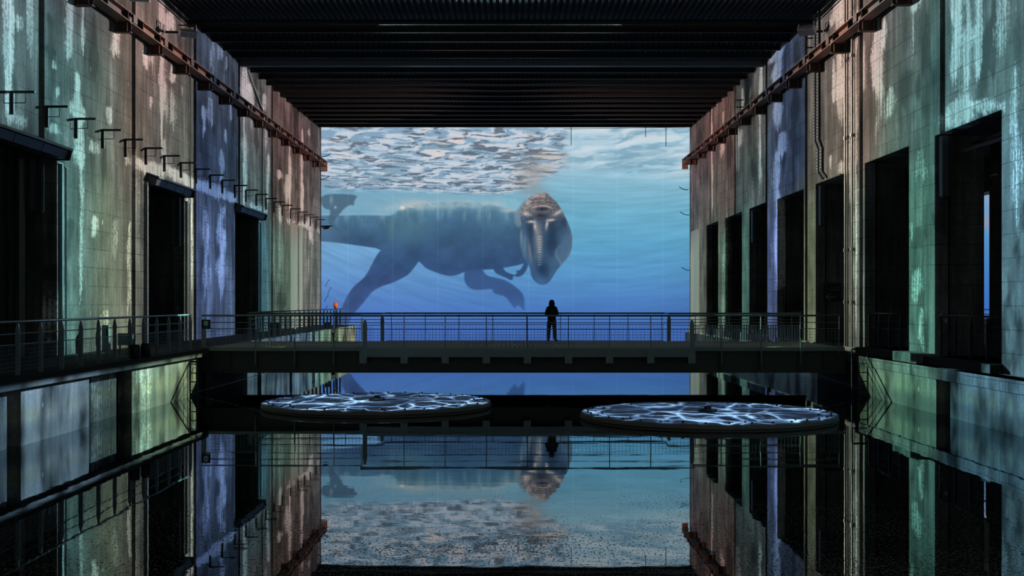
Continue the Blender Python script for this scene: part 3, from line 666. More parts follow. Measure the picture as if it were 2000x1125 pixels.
# ------------------------------------------------------------------ the projected picture on the far wall
def screen_object(name, x0, dx, nx, z0, dz, nz, y, rgb, label):
    xs = x0+dx*np.arange(nx); zs = z0+dz*np.arange(nz)
    co = np.zeros((nz, nx, 3), np.float32); co[..., 0] = xs[None]; co[..., 1] = y; co[..., 2] = zs[:, None]
    idx = np.arange(nx*nz).reshape(nz, nx)
    q = np.stack([idx[:-1, :-1], idx[1:, :-1], idx[1:, 1:], idx[:-1, 1:]], -1).reshape(-1, 4)
    me = bpy.data.meshes.new(name); me.vertices.add(nx*nz); me.vertices.foreach_set('co', co.ravel())
    me.loops.add(q.size); me.loops.foreach_set('vertex_index', q.ravel().astype(np.int32))
    me.polygons.add(len(q)); me.polygons.foreach_set('loop_start', np.arange(0, q.size, 4, dtype=np.int32)); me.update(calc_edges=True)
    c = np.clip(rgb/255., 0, 1); c = np.where(c <= .04045, c/12.92, ((c+.055)/1.055)**2.4)
    a = np.ones((nz, nx, 4), np.float32); a[..., :3] = c
    at = me.attributes.new('picture', 'FLOAT_COLOR', 'POINT'); at.data.foreach_set('color', a.ravel()); me.materials.append(M['picture'])
    o = bpy.data.objects.new(name, me); COL.objects.link(o); return o
xs, ys, img = paint_picture()
K = 87.4/2350.
scr = screen_object('projection_screen', (625-1000)*K, K, len(xs), EYE+(590-247)*K, -K, len(ys), 87.4, img, '')
tag(scr, 'huge projected underwater picture of a swimming dinosaur on the far end wall', 'projection')
for a, b in ((-13.98, -13.86), (12.93, 13.04)): MB().box(a, b, 87.25, 87.38, 0, 16).build('side_border', M['black'], scr)
cr = MB()
rnd = random.Random(3)
for (px, t, b) in ((1115.5, 249, 284), (1260.5, 248, 268), (1300.5, 248, 286)):
    x = (px-1000)*K; cr.tube((x, 87.3, EYE+(590-t)*K), (x, 87.3, EYE+(590-b)*K), .03, 4)
cr.tube(((1100-1000)*K, 87.3, EYE+(590-252)*K), ((1340-1000)*K, 87.3, EYE+(590-249)*K), .02, 4)
for (px, py, s) in ((1340, 420, -1), (1338, 371, -1), (1343, 528, -1), (634, 306, 1), (632, 350, 1)):
    p = [((px-1000+s*d)*K, 87.3, EYE+(590-py+e)*K) for d, e in ((-6, 0), (0, 0), (6, 2), (12, 6))]; cr.path(p, .035, 4)
for (px, py) in ((634, 590), (636, 560), (633, 610), (640, 575)):
    p = [((px-1000)*K, 87.3, EYE+(590-py)*K), ((px-996)*K, 87.3, EYE+(590-py+9)*K), ((px-992)*K, 87.3, EYE+(590-py+14)*K)]; cr.path(p, .02, 4)
tag(cr.build('hanging_cables', M['black'], scr), kind='stuff')

# the next hall's own picture, seen through a doorway
nx, nz = 60, 40
Xn, Zn = np.meshgrid(np.linspace(0, 1, nx), np.linspace(1, 0, nz)); nb = fbm(Xn*14, Zn*9, 4, 211)
c2 = np.stack([60+90*Zn**2, 105+70*Zn, 185+20*Zn], -1); pk = (sstep(.5, .62, nb)*sstep(.45, .8, Zn))[..., None]
c2 = c2*(1-pk*.6)+np.array((190, 150, 140))*pk*.6
s2 = screen_object('projection_screen', 26, .34, nx, 12.5, -.27, nz, 86.9, c2, '')
tag(s2, 'sliver of blue projected picture seen through the gap behind the right wall', 'projection')

# ------------------------------------------------------------------ quays
def quay_blocks(parent, side, x, blocks, xin, ztop):
    for (a, b, dx) in blocks:
        xf = x+dx
        o = slab('block', side, xf, abs(xin-xf), a, b, -.6, ztop, [], M['quay'], parent, .2, True)
ql = tag(MB().box(-14.3, -11.3, -6, 85.0, -1, 1.34).build('quay_left', M['back']), kind='structure')
MB().box(-14.3, -10.74, -6, 42.6, 1.30, 1.56).build('coping', M['coping'], ql)
MB().box(-14.3, -11.06, 42.6, 85.0, 1.30, 1.56).build('coping', M['coping'], ql)
quay_blocks(ql, 'left', -10.9, [(-6, 16, 0), (16.6, 26.2, -.1), (26.7, 31.0, 0), (31.5, 33.9, -.25), (34.5, 41.75, 0)], -11.35, 1.3)
MB().box(-11.6, -11.0, 41.75, 42.7, -1, 1.3).build('abutment', M['coping'], ql)
quay_blocks(ql, 'left', -11.0, [(44, 52, 0), (52.8, 59.5, 0), (60.2, 66.2, 0), (67.2, 73.2, 0), (75.8, 84.6, .05)], -11.2, 1.57)
qr = tag(MB().box(12.6, 13.3, -6, 87.5, -1, 1.0).build('quay_right', M['back']), kind='structure')
MB().box(12.1, 13.3, -6, 42.4, 1.0, 1.32).build('coping', M['concrete'], qr)
quay_blocks(qr, 'right', 12.13, [(-6, 24, 0), (24.6, 33.3, 0), (34.4, 42.2, 0)], 12.7, 1.32)
quay_blocks(qr, 'right', 12.8, [(43.6, 51.5, 0), (52.3, 59.4, 0), (60.4, 67.9, 0), (70.2, 76.4, 0), (78.2, 87.3, 0)], 13.0, 1.5)
MB().box(12.55, 13.3, 38.9, 44.0, 1.32, 1.56).box(12.55, 13.3, 31.6, 36.7, 1.32, 1.56).build('sill', M['coping'], qr)
MB().box(12.35, 12.95, 36.75, 39.05, 1.30, 1.62).build('plinth', M['concrete'], qr)

# ------------------------------------------------------------------ crane rails on brackets
def crane_rail(side, label):
    s = -1 if side == 'left' else 1
    xw = -13.9 if side == 'left' else 12.9; xi = -13.32 if side == 'left' else 12.27; zb = 12.62 if side == 'left' else 12.78
    t = thing('crane_rail', (xi, 60, zb), label, 'crane rail')
    y0 = 42.1 if side == 'left' else 42.6; pitch = 3.8 if side == 'left' else 3.75
    xo = xi+s*.42; h = .36; z = zb+.36
    a, b = sorted((xi, xo)); c = (xi+xo)/2
    MB().box(a, b, -4, 86.7, z, z+.035).box(a, b, -4, 86.7, z+h-.035, z+h).box(c-.015, c+.015, -4, 86.7, z+.03, z+h-.03).build('rail_beam', M['rust'], t)
    l0, l1 = sorted((xi, xw)); m = MB()
    m.box(l0, l1, -.14, .14, 0, .03).box(l0, l1, -.14, .14, .33, .36).box(l0, l1, -.012, .012, .03, .33)
    me = m.mesh('bracket', M['iron_rust']); mi = [MB().box(q, q+.03, -.13, .0, .03, .33).mesh('stiffener', M['rust']) for q in (l0+.1, l1-.13)]
    st = MB().box(a+.01, b-.01, -.012, .012, .035, h-.035).mesh('stiffener', M['iron'])
    cl = MB().box(xi-.04 if s > 0 else xi-.02, xi+.02 if s > 0 else xi+.04, -.22, .22, .04, h-.04).mesh('clamp', M['iron'])
    for k in range(-11, 13):
        y = y0+k*pitch
        if y > 86.6 or y < 20: continue
        br = piece('bracket', me, (0, y, zb), t); br.location.x = -t.location.x; [setattr(piece('stiffener', q, (0, y, zb), br), 'location', (0, 0, 0)) for q in mi]
        for dy in (-.3, 1.4):
            o = piece('stiffener', st, (0, y+dy, z), t); o.location.x = -t.location.x
        o = piece('clamp', cl, (0, y+.35, z), t); o.location.x = -t.location.x
    e = MB().box(a-.01, b+.01, 86.7, 86.76, z-.36, z+h+.04).build('end_plate', M['rust'], t)
crane_rail('left', 'long rusty red crane rail on brackets along the left wall')
crane_rail('right', 'long rusty red crane rail on brackets along the right wall')

# ------------------------------------------------------------------ small black angle brackets of the left wall
ZB = 9.03
def wall_bracket(y, first=None):
    t = thing('wall_bracket', (-13.9, y, ZB), 'small black angle bracket jutting from the left wall above its doorways', 'bracket', 'row of black angle brackets on the left wall')
    return t
def bracket_parts(t):
    y = t.location.y
    MB().box(-13.9, -13.24, y-.035, y+.035, ZB-.03, ZB+.035).build('arm', M['black'], t)
    MB().box(-13.9, -13.82, y-.05, y+.05, ZB-.62, ZB).build('leg', M['black'], t)
    MB().tube((-13.84, y, ZB-.30), (-13.5, y, ZB-.30), .012, 5).tube((-13.5, y, ZB-.30), (-13.5, y, ZB-.03), .012, 5).build('hook_rod', M['black'], t)
YB = [33.4, 35.9, 38.3, 40.8, 43.2, 45.6, 48.0, 50.4, 52.8, 55.3, 57.6, 60.2, 62.7, 65.2, 67.8, 70.1, 72.6, 75.3, 78.0, 80.4, 82.7, 85.1]
b0 = wall_bracket(YB[0]); bracket_parts(b0)
ORD = 'nearest second third fourth fifth sixth seventh eighth ninth tenth eleventh twelfth thirteenth fourteenth fifteenth sixteenth seventeenth eighteenth nineteenth twentieth twenty-first farthest'.split()
b0['label'] = 'nearest of the black angle brackets in a row along the left wall'
for y, w_ in zip(YB[1:], ORD[1:]):
    c = copy_tree(b0, (-13.9, y, ZB)); c['label'] = ('farthest of the black angle brackets in a row along the left wall' if w_ == 'farthest' else w_+' black angle bracket from the near end of the left wall row')
tb = MB().box(-13.9, -13.0, 87.05, 87.12, 8.68, 8.74).prism([(-13.85, 8.68), (-13.15, 8.68), (-13.3, 8.5), (-13.6, 8.46)], 1, 87.02, 87.12).box(-13.88, -13.82, 87.02, 87.1, 8.0, 8.7)
tag(tb.build('corner_lamp', M['black']), 'dark lamp on an arm in the left corner beside the big picture', 'lamp')

# ------------------------------------------------------------------ door canopies, guides, hanging boxes
def canopy(y0, y1, z, label):
    t = thing('shutter_hood', (-13.9, (y0+y1)/2, z), label, 'shutter hood')
    MB().prism([(-14.0, z+.42), (-13.45, z+.20), (-13.42, z+.24), (-14.0, z+.47)], 1, y0-.05, y1+.1).build('hood_sheet', M['box'], t)
    MB().box(-13.44, -13.41, y0-.05, y1+.1, z+.19, z+.26).build('edge_strip', M['guide'], t)  # pale strip painted in for the light caught along the hood edge
    k = 4; L = (y1-y0)/k
    for i in range(k): MB().prism([(-14.0, z+.38), (-13.5, z+.18), (-13.58, z-.06), (-14.0, z-.06)], 1, y0+i*L+.03, y0+(i+1)*L-.03).build('segment', M['box'], t)
    MB().prism([(-14.0, z+.46), (-13.42, z+.24), (-13.5, z-.1), (-14.0, z-.1)], 1, y1+.0, y1+.06).build('end_plate', M['black'], t)
canopy(28.8, 36.7, 7.62, 'dark metal shutter hood over the nearest doorway of the left wall')
canopy(45.8, 51.0, 7.72, 'dark metal shutter hood over the middle doorway of the left wall')
canopy(60.3, 66.0, 7.78, 'dark metal shutter hood over the farthest doorway of the left wall')
for (y, zt, lab) in ((36.98, 7.45, 'pale vertical guide pipes right of the nearest left doorway'), (51.24, 7.5, 'pale vertical guide pipes right of the middle left doorway'), (66.25, 7.6, 'pale vertical guide pipes right of the farthest left doorway')):
    t = thing('guide_rail', (-13.85, y, 1.56), lab, 'pipe')
    MB().box(-13.9, -13.80, y-.04, y+.04, 1.56, zt).build('channel', M['guide'], t)
    MB().path([(-13.9, y-.3, zt), (-13.82, y+.0, zt), (-13.82, y+.28, zt-.1), (-13.82, y+.30, 1.56)], .03, 6).build('pipe', M['guide'], t)
t = thing('guide_rail', (-13.85, 45.7, 1.56), 'pale slotted guide rail left of the middle left doorway', 'pipe')
MB().box(-13.9, -13.80, 45.55, 45.68, 1.56, 7.75).build('channel', M['guide'], t)
me = MB().box(-.02, .03, -.03, .03, -.06, .06).mesh('slot', M['black'])
sl = MB()
for k in range(60): sl.box(-13.82, -13.78, 45.45, 45.53, 1.7+k*.1, 1.75+k*.1)
tag(sl.build('slots', M['black'], t), kind='stuff')
def hanging_box(x0, x1, y, z0, z1, label):
    t = thing('hanging_box', ((x0+x1)/2, y, z0), label, 'hanging box')
    m = (x0*.45+x1*.55) if x0 > 0 else (x0*.6+x1*.4)
    MB().box(x0, m, y-.18, y+.1, z0, z1).build('casing', M['box'], t)
    MB().box(m, x1, y-.12, y+.1, z0, z1).build('side_panel', M['iron'], t)
    MB().box(x0+.02, x1-.02, y-.16, y+.08, z0-.05, z0).build('cap', M['black'], t)
    MB().tube(((x0+x1)/2, y, z1), ((x0+x1)/2, y, z1+.25), .02, 6).build('hanger', M['black'], t)
hanging_box(-14.47, -14.15, 36.3, 5.95, 7.5, 'dark vertical box hanging in the nearest left doorway')
hanging_box(-14.27, -13.95, 50.6, 5.6, 7.6, 'dark vertical box hanging in the middle left doorway')
hanging_box(12.92, 13.24, 36.3, 6.4, 8.2, 'dark vertical box hanging in the nearest right opening')
hanging_box(12.95, 13.27, 50.7, 6.45, 8.1, 'dark vertical box hanging in the opening with the arrow sign')
hanging_box(12.95, 13.27, 65.0, 6.45, 8.1, 'dark vertical box hanging in the fifth right opening')
pl = MB().box(-14.83, -14.70, 36.2, 36.33, 1.56, 7.5).build('upright_post', M['guide'], wl); tag(pl, 'slim pale upright post inside the nearest doorway')
MB().box(-15.15, -15.09, 36.5, 36.6, 1.56, 7.7).build('upright_post', M['iron'], wl)
rl = thing('curtain_track', (13.4, 34.2, 7.7), 'pair of dark tracks under the lintel of the nearest right opening', 'track')
for x, z in ((13.3, 7.6), (13.75, 7.9)): MB().box(x, x+.06, 31.7, 36.0, z, z+.1).build('track', M['iron'], rl)

# ------------------------------------------------------------------ wall lamps under the roof
def projector_lamp(loc, rz, rx, label):
    s = -1 if loc[0] < 0 else 1
    t = thing('projector_housing', loc, label, 'lamp'); t.rotation_euler = (rx, 0, rz)
    def B(mb, n, m): o = bpy.data.objects.new(n, mb.mesh(n, m)); COL.objects.link(o); o.parent = t; return o
    B(MB().box(-.34, .34, -.28, .10, -.12, .12), 'housing', M['lamp'])
    B(MB().box(-.30, -.02, -.30, -.28, -.09, .09), 'lamp_glass', M['glass'])
    B(MB().box(.02, .30, -.30, -.28, -.09, .09), 'lamp_glass', M['glass'])
    o = MB().tube((-13.85 if s < 0 else 12.85, loc[1]+.1, loc[2]+.05), (loc[0], loc[1], loc[2]), .05, 6).build('arm', M['black'], t); t.rotation_euler = (0, 0, 0); R_ = (rx, 0, rz)
    for q in list(t.children):
        if q.name.split('.')[0] != 'arm': q.rotation_euler = R_
    B(MB().box(-.36, -.34, -.05, .05, -.05, .3).box(.34, .36, -.05, .05, -.05, .3).box(-.36, .36, -.05, .05, .28, .31), 'yoke', M['iron'])
projector_lamp((-12.95, 48.0, 13.95), .5, .5, 'grey twin floodlight tilted on the upper left wall')
projector_lamp((12.2, 49.7, 14.36), -.6, -.55, 'grey floodlight tilted on the upper right wall')
projector_lamp((-13.2, 42.7, 13.98), .2, .2, 'dark floodlight cut off by the top edge on the left wall')
tag(MB().path([(-13.85, 42.7, 13.8), (-13.85, 42.8, 12.9)], .02, 5).build('cable', M['guide']), 'thin pale cable below the cut off floodlight on the left wall', 'cable')
tag(MB().path([(-13.82, 63.0, 15.4), (-13.82, 63.8, 15.0), (-13.82, 66.6, 13.9), (-13.82, 66.8, 13.4), (-13.82, 66.8, 8.2)], .05, 6).build('drain_pipe', M['pale']), 'thin pale pipe that bends down the upper left wall near its fifth joint', 'pipe')
tag(MB().path([(-13.84, 51.8, 15.4), (-13.84, 51.8, 8.1), (-13.84, 51.75, 8.0), (-13.84, 51.75, 1.56)], .028, 6).build('drain_pipe', M['guide']), 'thin pale pipe running down left wall beside the blue lit bay', 'pipe')
t = thing('insulator_bracket', (12.85, 51.5, 13.6), 'dark ladder-like insulator bracket left of the right floodlight', 'bracket')
for z in (13.65, 14.05, 14.45): MB().tube((12.9, 51.3, z), (12.5, 51.3, z), .03, 6).build('pin', M['black'], t)
MB().tube((12.55, 51.3, 13.6), (12.55, 51.3, 14.5), .015, 5).build('rod', M['black'], t)
t = thing('insulator_bracket', (12.85, 67.0, 14.0), 'dark three-pin bracket high on right wall near its fourth joint', 'bracket')
for z in (13.65, 14.05, 14.45): MB().tube((12.9, 67.0, z), (12.45, 67.0, z), .03, 6).build('pin', M['black'], t)
MB().tube((12.7, 67.0, 13.6), (12.7, 67.0, 14.5), .02, 5).build('rod', M['black'], t)

# cable ladders and pipes on the right wall
t = thing('cable_ladder', (12.85, 50.0, 8.5), 'slotted cable ladder running down the right wall to the arrow sign opening', 'cable ladder')
def ladder_run(dy, name):
    pts = [(50.5+dy, 15.4), (50.5+dy, 10.0), (50.0+dy, 9.6), (50.0+dy, 8.65), (49.3+dy, 8.3)]
    m = MB(); sl = MB()
    for (ya, za), (yb, zb) in zip(pts, pts[1:]):
        m.prism([(ya-.14, za), (ya+.14, za), (yb+.14, zb), (yb-.14, zb)], 0, 12.80, 12.84)
        L = math.hypot(yb-ya, zb-za); k = int(L/.13)
        for i in range(k):
            f = (i+.5)/k; yy = ya+(yb-ya)*f; zz = za+(zb-za)*f; sl.box(12.785, 12.80, yy-.07, yy+.07, zz-.028, zz+.028)
    m.build('ladder_strip', M['guide'], t); tag(sl.build('slots', M['black'], t), kind='stuff')
ladder_run(-.02, 'a'); ladder_run(.55, 'b')
for i, (y, r, lab, mt) in enumerate(((45.35, .045, 'pale pipe on the right wall pier, nearest the dark joint', 'guide'), (45.95, .03, 'thin dark pipe in the middle of the right wall pier', 'iron'), (46.3, .04, 'pale pipe on the right wall pier, nearest the arrow sign opening', 'guide'))):
    p = MB().tube((12.82, y, .4), (12.82, y, 15.3), r, 8)
    for z in (3.2, 5.2, 9.5, 12.5): p.tube((12.82, y, z-.06), (12.82, y, z+.06), r*1.7, 8)
    tag(p.build('wall_pipe', M[mt]), lab, 'pipe')

# ------------------------------------------------------------------ railings
def finger_post(wd=.10, th=.05, h=1.16):
    return MB().prism([(-wd/2, 0), (wd/2, 0), (wd/2, h-.18), (wd*.2, h), (-wd*.2, h), (-wd/2, h-.18)], 0, -th/2, th/2)
def mesh_grid(mb, p0, p1, z0, z1, du=.09, dz=.09, r=.003):
    """square wire mesh between two points on plan"""
    p0 = Vector(p0); p1 = Vector(p1); L = (p1-p0).length; d = (p1-p0)/L; nn = Vector((-d.y, d.x))
    k = max(1, round(L/du))
    def bar(a, b, za, zb):
        q = [a-nn*r, b-nn*r, b+nn*r, a+nn*r]
        mb.add([(v.x, v.y, za) for v in q]+[(v.x, v.y, zb) for v in q], [(0,1,5,4),(1,2,6,5),(2,3,7,6),(3,0,4,7),(4,5,6,7)])
    for i in range(k+1): c = p0+d*(L*i/k); bar(c-d*r, c+d*r, z0, z1)
    k2 = max(1, round((z1-z0)/dz))
    for i in range(k2+1): z = z0+(z1-z0)*i/k2; bar(p0, p1, z-r, z+r)
def railing(name, x, y0, y1, zg, pitch, label, posts=True, finger=True, mesh=True, ext=None, mat='rail'):
    t = thing(name, (x, (y0+y1)/2, zg), label, 'railing'); H = 1.2
    MB().tube((x, y0, zg+H), (x, y1, zg+H), .03, 8).build('handrail', M[mat], t, True)
    for h in (.93, .69):
        MB().tube((x, y0, zg+h), (x, y1, zg+h), .014, 6).build('rail', M[mat], t)
    if mesh:
        m = MB(); mesh_grid(m, (x, y0), (x, y1), zg+.10, zg+.66, .10, .09, .003); tag(m.build('wire_mesh', M[mat], t), kind='stuff')
    pm = finger_post().mesh('post', M[mat]); n = int((y1-y0)/pitch+.5)
    for k in range(n+1):
        if y0+k*pitch <= y1+.05: piece('post', pm, (x, y0+k*pitch, zg), t, (0, 0, PI/2))
    return t
railing('railing', -11.10, 19.1, 41.6, 1.56, 1.32, 'long steel railing with pointed posts along left quay before the footbridge')
railing('railing', -10.98, 50.4, 78.0, 1.56, 1.32, 'steel railing with pointed posts along left quay beyond the footbridge', mesh=False)
railing('railing', 13.05, 39.2, 43.9, 1.6, 1.175, 'dark railing across the second right opening above the quay', mat='iron')
railing('railing', 13.05, 31.8, 36.6, 1.6, 1.2, 'dark railing across the nearest right opening', mat='iron')
railing('railing', 13.6, 53.3, 58.4, 1.56, 1.27, 'dark railing across the fourth right opening', mat='iron')
railing('railing', 13.6, 60.9, 65.3, 1.56, 1.1, 'dark railing across the fifth right opening', mat='iron')
railing('railing', 13.6, 67.6, 72.7, 1.56, 1.27, 'dark railing across the sixth right opening', mat='iron')
t = thing('railing', (30, 72, 1.56), 'railing silhouetted against the blue sliver behind the right wall', 'railing')
for h in (1.2, .93, .69, .45): MB().tube((24, 70, 1.56+h), (34, 70, 1.56+h), .03, 6).build('rail', M['black'], t)

# ------------------------------------------------------------------ footbridge
DZ = 1.56
t = fb = thing('footbridge', (0, 46.6, DZ), 'steel footbridge with planked deck and mesh railings spanning the basin', 'footbridge')
XA, XB = -5.3, 6.4     # the wider middle span
pm = MB().box(-.072, .072, -4.0, 4.0, -.05, 0).mesh('plank', M['plank']); ps = MB().box(-.072, .072, -3.2, 3.2, -.05, 0).mesh('plank', M['plank'])
x = -11.2
while x < 11.95:
    mid = XA < x < XB; piece('plank', pm if mid else ps, (x, 46.88 if mid else 46.68, DZ+random.uniform(-.004, .004)), fb); x += .17
def edge(x0, x1, y, name='edge_strip'): return MB().box(x0, x1, y-.05, y+.05, DZ-.12, DZ+.015).build(name, M['bridge'], fb)
edge(XA, XB, 42.83); edge(-11.3, XA, 43.43); edge(XB, 12.0, 43.43); edge(XA, XB, 50.93); edge(-11.3, XA, 49.93); edge(XB, 12.0, 49.93)
tag(MB().box(XA, XB, 42.86, 42.92, 1.24, 1.48).build('fascia', M['bridge'], fb), 'grey fascia board under the middle span')
bk = MB().box(-.11, .11, -.06, 3.0, -.22, 0).box(-.13, .13, -.08, -.05, -.22, .24).mesh('bracket', M['bridge'])
k = 0; x = XA+.0
while x < XB+.1: piece('bracket', bk, (x, 42.86, 1.24), fb); x += 1.462
# main girders: deep plate girders with stiffeners
for (x0, x1, y) in ((-11.4, 12.1, 43.75), (-11.4, 12.1, 49.6)):
    MB().box(x0, x1, y-.18, y+.18, 1.38, 1.44).box(x0, x1, y-.02, y+.02, .70, 1.4).box(x0, x1, y-.2, y+.2, .64, .70).build('girder', M['girder'], fb)
gs = MB().box(-.012, .012, -.16, 0, -.62, 0).mesh('stiffener', M['girder'])
for x in (-10.9, -10.2, -9.24, -7.83, -6.42, 7.55, 8.98, 10.4, 11.3): piece('stiffener', gs, (x, 43.73, 1.36), fb)
for k in range(8): MB().box(-11+k*3.1, -10.9+k*3.1, 43.9, 49.5, .9, 1.4).build('cross_beam', M['girder'], fb)
sb = MB()
for x in (-9.24, -7.83, -6.42, 7.55, 8.98, 10.4): piece('hanger_rod', MB().tube((0, 0, 0), (0, 0, -.95), .02, 6).mesh('hanger_rod', M['bridge']), (x, 43.3, 1.9), fb)
H = 1.16
def rail_x(x0, x1, y, hs, r0=.035):
    MB().tube((x0, y, DZ+hs[0]), (x1, y, DZ+hs[0]), r0, 8).build('handrail', M['rail'], fb, True)
    for h in hs[1:]: MB().tube((x0, y, DZ+h), (x1, y, DZ+h), .015, 6).build('rail', M['rail'], fb)
FR = (1.155, .905, .675)
rail_x(XA-.1, XB+.1, 42.85, FR); rail_x(-11.2, XA-.1, 43.45, FR); rail_x(XB+.1, 11.85, 43.45, FR)
BK = (1.17, .912, .685)
rail_x(XA-.05, XB+.05, 50.9, BK); rail_x(-11.0, XA-.1, 49.9, BK); rail_x(XB+.1, 12.0, 49.9, BK)
for h, r in zip(BK, (.035, .015, .015)):
    for x in (XA-.08, XB+.08): MB().tube((x, 49.9, DZ+h), (x, 50.9, DZ+h), r, 6).build('rail', M['rail'], fb)
m = MB(); mesh_grid(m, (XA, 42.85), (XB, 42.85), DZ+.05, DZ+.675, .13, .11, .004); mesh_grid(m, (-11.1, 43.45), (XA-.2, 43.45), DZ+.05, DZ+.675, .13, .11, .004)
mesh_grid(m, (XB+.2, 43.45), (11.8, 43.45), DZ+.05, DZ+.675, .13, .11, .004)
tag(m.build('wire_mesh', M['rail'], fb), kind='stuff')
m = MB(); mesh_grid(m, (XA, 50.9), (XB, 50.9), DZ+.05, DZ+.685, .13, .11, .004); mesh_grid(m, (-11.0, 49.9), (XA-.5, 49.9), DZ+.05, DZ+.685, .13, .11, .004)
tag(m.build('wire_mesh', M['rail'], fb), kind='stuff')
m = MB()
for k in range(40): m.box(8.0+k*.1, 8.05+k*.1, 49.88, 49.9, DZ+.05, DZ+.70)
tag(tag(m.build('bars', M['guide'], fb), 'pale upright bars of the rear railing', None), kind='stuff')
up = MB().tube((0, 0, -.2), (0, 0, 1.13), .016, 6).mesh('upright', M['rail']); upc = MB().tube((0, 0, .66), (0, 0, 1.13), .022, 8).mesh('sleeve_highlight', M['pale_highlight'])  # the sleeve paints a highlight onto the upper part of an upright
for i in range(9):
    x = XA+i*1.462
    if x > XB+.1: break
    if 0 < i < 8: piece('upright', up, (x, 42.82, DZ), fb)
    if i in (1, 2, 7): piece('sleeve_highlight', upc, (x, 42.81, DZ), fb)
for x in (-11.05, -9.24, -7.83, -6.42, 7.55, 8.98, 10.4, 11.8): piece('upright', up, (x, 43.42, DZ), fb); piece('sleeve_highlight', upc, (x, 43.41, DZ), fb)
for i in range(9):
    x = -5.1+i*1.43
    if x < XB: piece('upright', up, (x, 50.9, DZ), fb)
for x in (-9.9, -8.4, -6.9, 7.6, 9.0, 10.5, 11.6): piece('upright', up, (x, 49.9, DZ), fb)
big = finger_post(.15, .09, 1.1).mesh('main_post', M['bridge'])
for (x, y) in ((XA+.07, 42.8), (XB, 42.8), (XA-.15, 50.6), (XB+.2, 50.6), (-11.12, 43.4)):
    piece('main_post', big, (x, y, DZ-.1 if y < 45 else DZ), fb, (0, 0, PI/2))
piece('sleeve_highlight', MB().box(-.03, .03, -.03, .03, .3, 1.08).mesh('sleeve_highlight', M['pale_highlight']), (XA-.03, 42.72, DZ), fb)

# no-entry sign on the bridge gate
t = thing('no_entry_sign', (-11.02, 43.3, 2.2), 'small black sign with pale round no-entry mark at the left bridge end', 'sign')
MB().box(-11.17, -10.85, 43.28, 43.31, 2.24, 2.57).build('panel', M['black'], t)
def disc_y(x, y, z, r): return MB().tube((x, y, z), (x, y-.008, z), r, 28)
disc_y(-11.01, 43.28, 2.44, .085).build('disc', M['white'], t)
MB().box(-11.065, -10.955, 43.262, 43.27, 2.427, 2.453).build('bar', M['black'], t)
mk = MB()
for (a, b) in ((-.09, -.05), (-.04, -.005), (.005, .05), (.06, .09)): mk.box(-11.01+a, -11.01+b, 43.275, 43.28, 2.305, 2.32)
tag(mk.build('lettering', M['rail'], t), kind='stuff')

# arrow sign on the jamb of the third right opening
t = thing('arrow_sign', (13.55, 51.05, 3.2), 'black direction sign with a grey arrow pointing left in a right opening', 'sign')
MB().box(13.22, 13.96, 51.0, 51.05, 3.22, 4.02).build('panel', M['black'], t)
ax, az = 13.28, 3.42
MB().box(ax+.05, ax+.42, 50.98, 51.0, az-.022, az+.022).prism([(ax, az), (ax+.19, az+.17), (ax+.25, az+.17), (ax+.06, az), (ax+.25, az-.17), (ax+.19, az-.17)], 1, 50.98, 51.0).build('arrow', M['rail'], t)
def words(txt, x, y, z, size, mat, parent, align='RIGHT', rot=(PI/2, 0, 0)):
    c = bpy.data.curves.new('lettering', 'FONT'); c.body = txt; c.size = size; c.align_x = align; c.extrude = .002; c.materials.append(mat)
    f = bpy.data.objects.new('lettering_source', c); me = bpy.data.meshes.new_from_object(f); bpy.data.objects.remove(f)
    o = bpy.data.objects.new('lettering', me); COL.objects.link(o); o['kind'] = 'stuff'; o.parent = parent; o.location = Vector((x, y, z))-world_loc(parent); o.rotation_euler = rot; return o
words('sortie', 13.9, 50.995, 3.80, .10, M['rail'], t); words('de la visite', 13.9, 50.995, 3.70, .10, M['rail'], t); words('the exit', 13.9, 50.995, 3.60, .08, M['iron'], t)

# ------------------------------------------------------------------ things on the left quay
t = thing('mooring_bollard', (-10.89, 34.9, 1.56), 'pair of black mooring bollard posts on the left quay edge', 'bollard')
for y in (34.75, 35.75): MB().lathe((-10.89, y, 1.56), [(.001, 0), (.14, 0), (.14, .37), (.12, .41), (0, .42)], 20).build('post', M['black'], t, True)
t = thing('electric_cabinet', (-12.3, 38.6, 1.56), 'grey electrical cabinet on legs behind left railing', 'cabinet')
MB().box(-12.62, -12.18, 38.5, 38.75, 1.82, 2.2).build('body', M['cabinet'], t); MB().box(-12.60, -12.20, 38.48, 38.5, 1.84, 2.18).build('door', M['cabinet'], t)
MB().tube((-12.4, 38.47, 2.06), (-12.4, 38.5, 2.06), .015, 8).build('knob', M['pale_highlight'], t)
for x in (-12.58, -12.22): MB().box(x-.02, x+.02, 38.6, 38.64, 1.56, 1.82).build('leg', M['iron'], t)
t = thing('service_post', (-13.2, 39.2, 1.56), 'pale blue-grey upright service post behind left railing', 'post')
MB().box(-13.35, -13.13, 39.15, 39.35, 1.56, 2.45).build('body', M['cabinet'], t); MB().box(-13.2, -13.15, 39.13, 39.16, 2.1, 2.35).build('socket', M['black'], t)
t = thing('wall_hatch', (-13.86, 40.5, 1.56), 'small pale hatch low on left wall behind the cabinet', 'hatch')
MB().box(-13.93, -13.86, 40.2, 40.75, 1.75, 2.2).build('plate', M['cabinet'], t); MB().box(-13.86, -13.84, 40.45, 40.5, 1.9, 2.05).build('handle', M['iron'], t)
t = thing('lifebuoy_stand', (-11.95, 81.5, 1.56), 'orange lifebuoy hung edge-on on a post at the far left quay', 'lifebuoy')
MB().tube((-11.95, 81.5, 1.56), (-11.95, 81.5, 3.16), .04, 8).build('post', M['iron'], t)
o = MB(); 
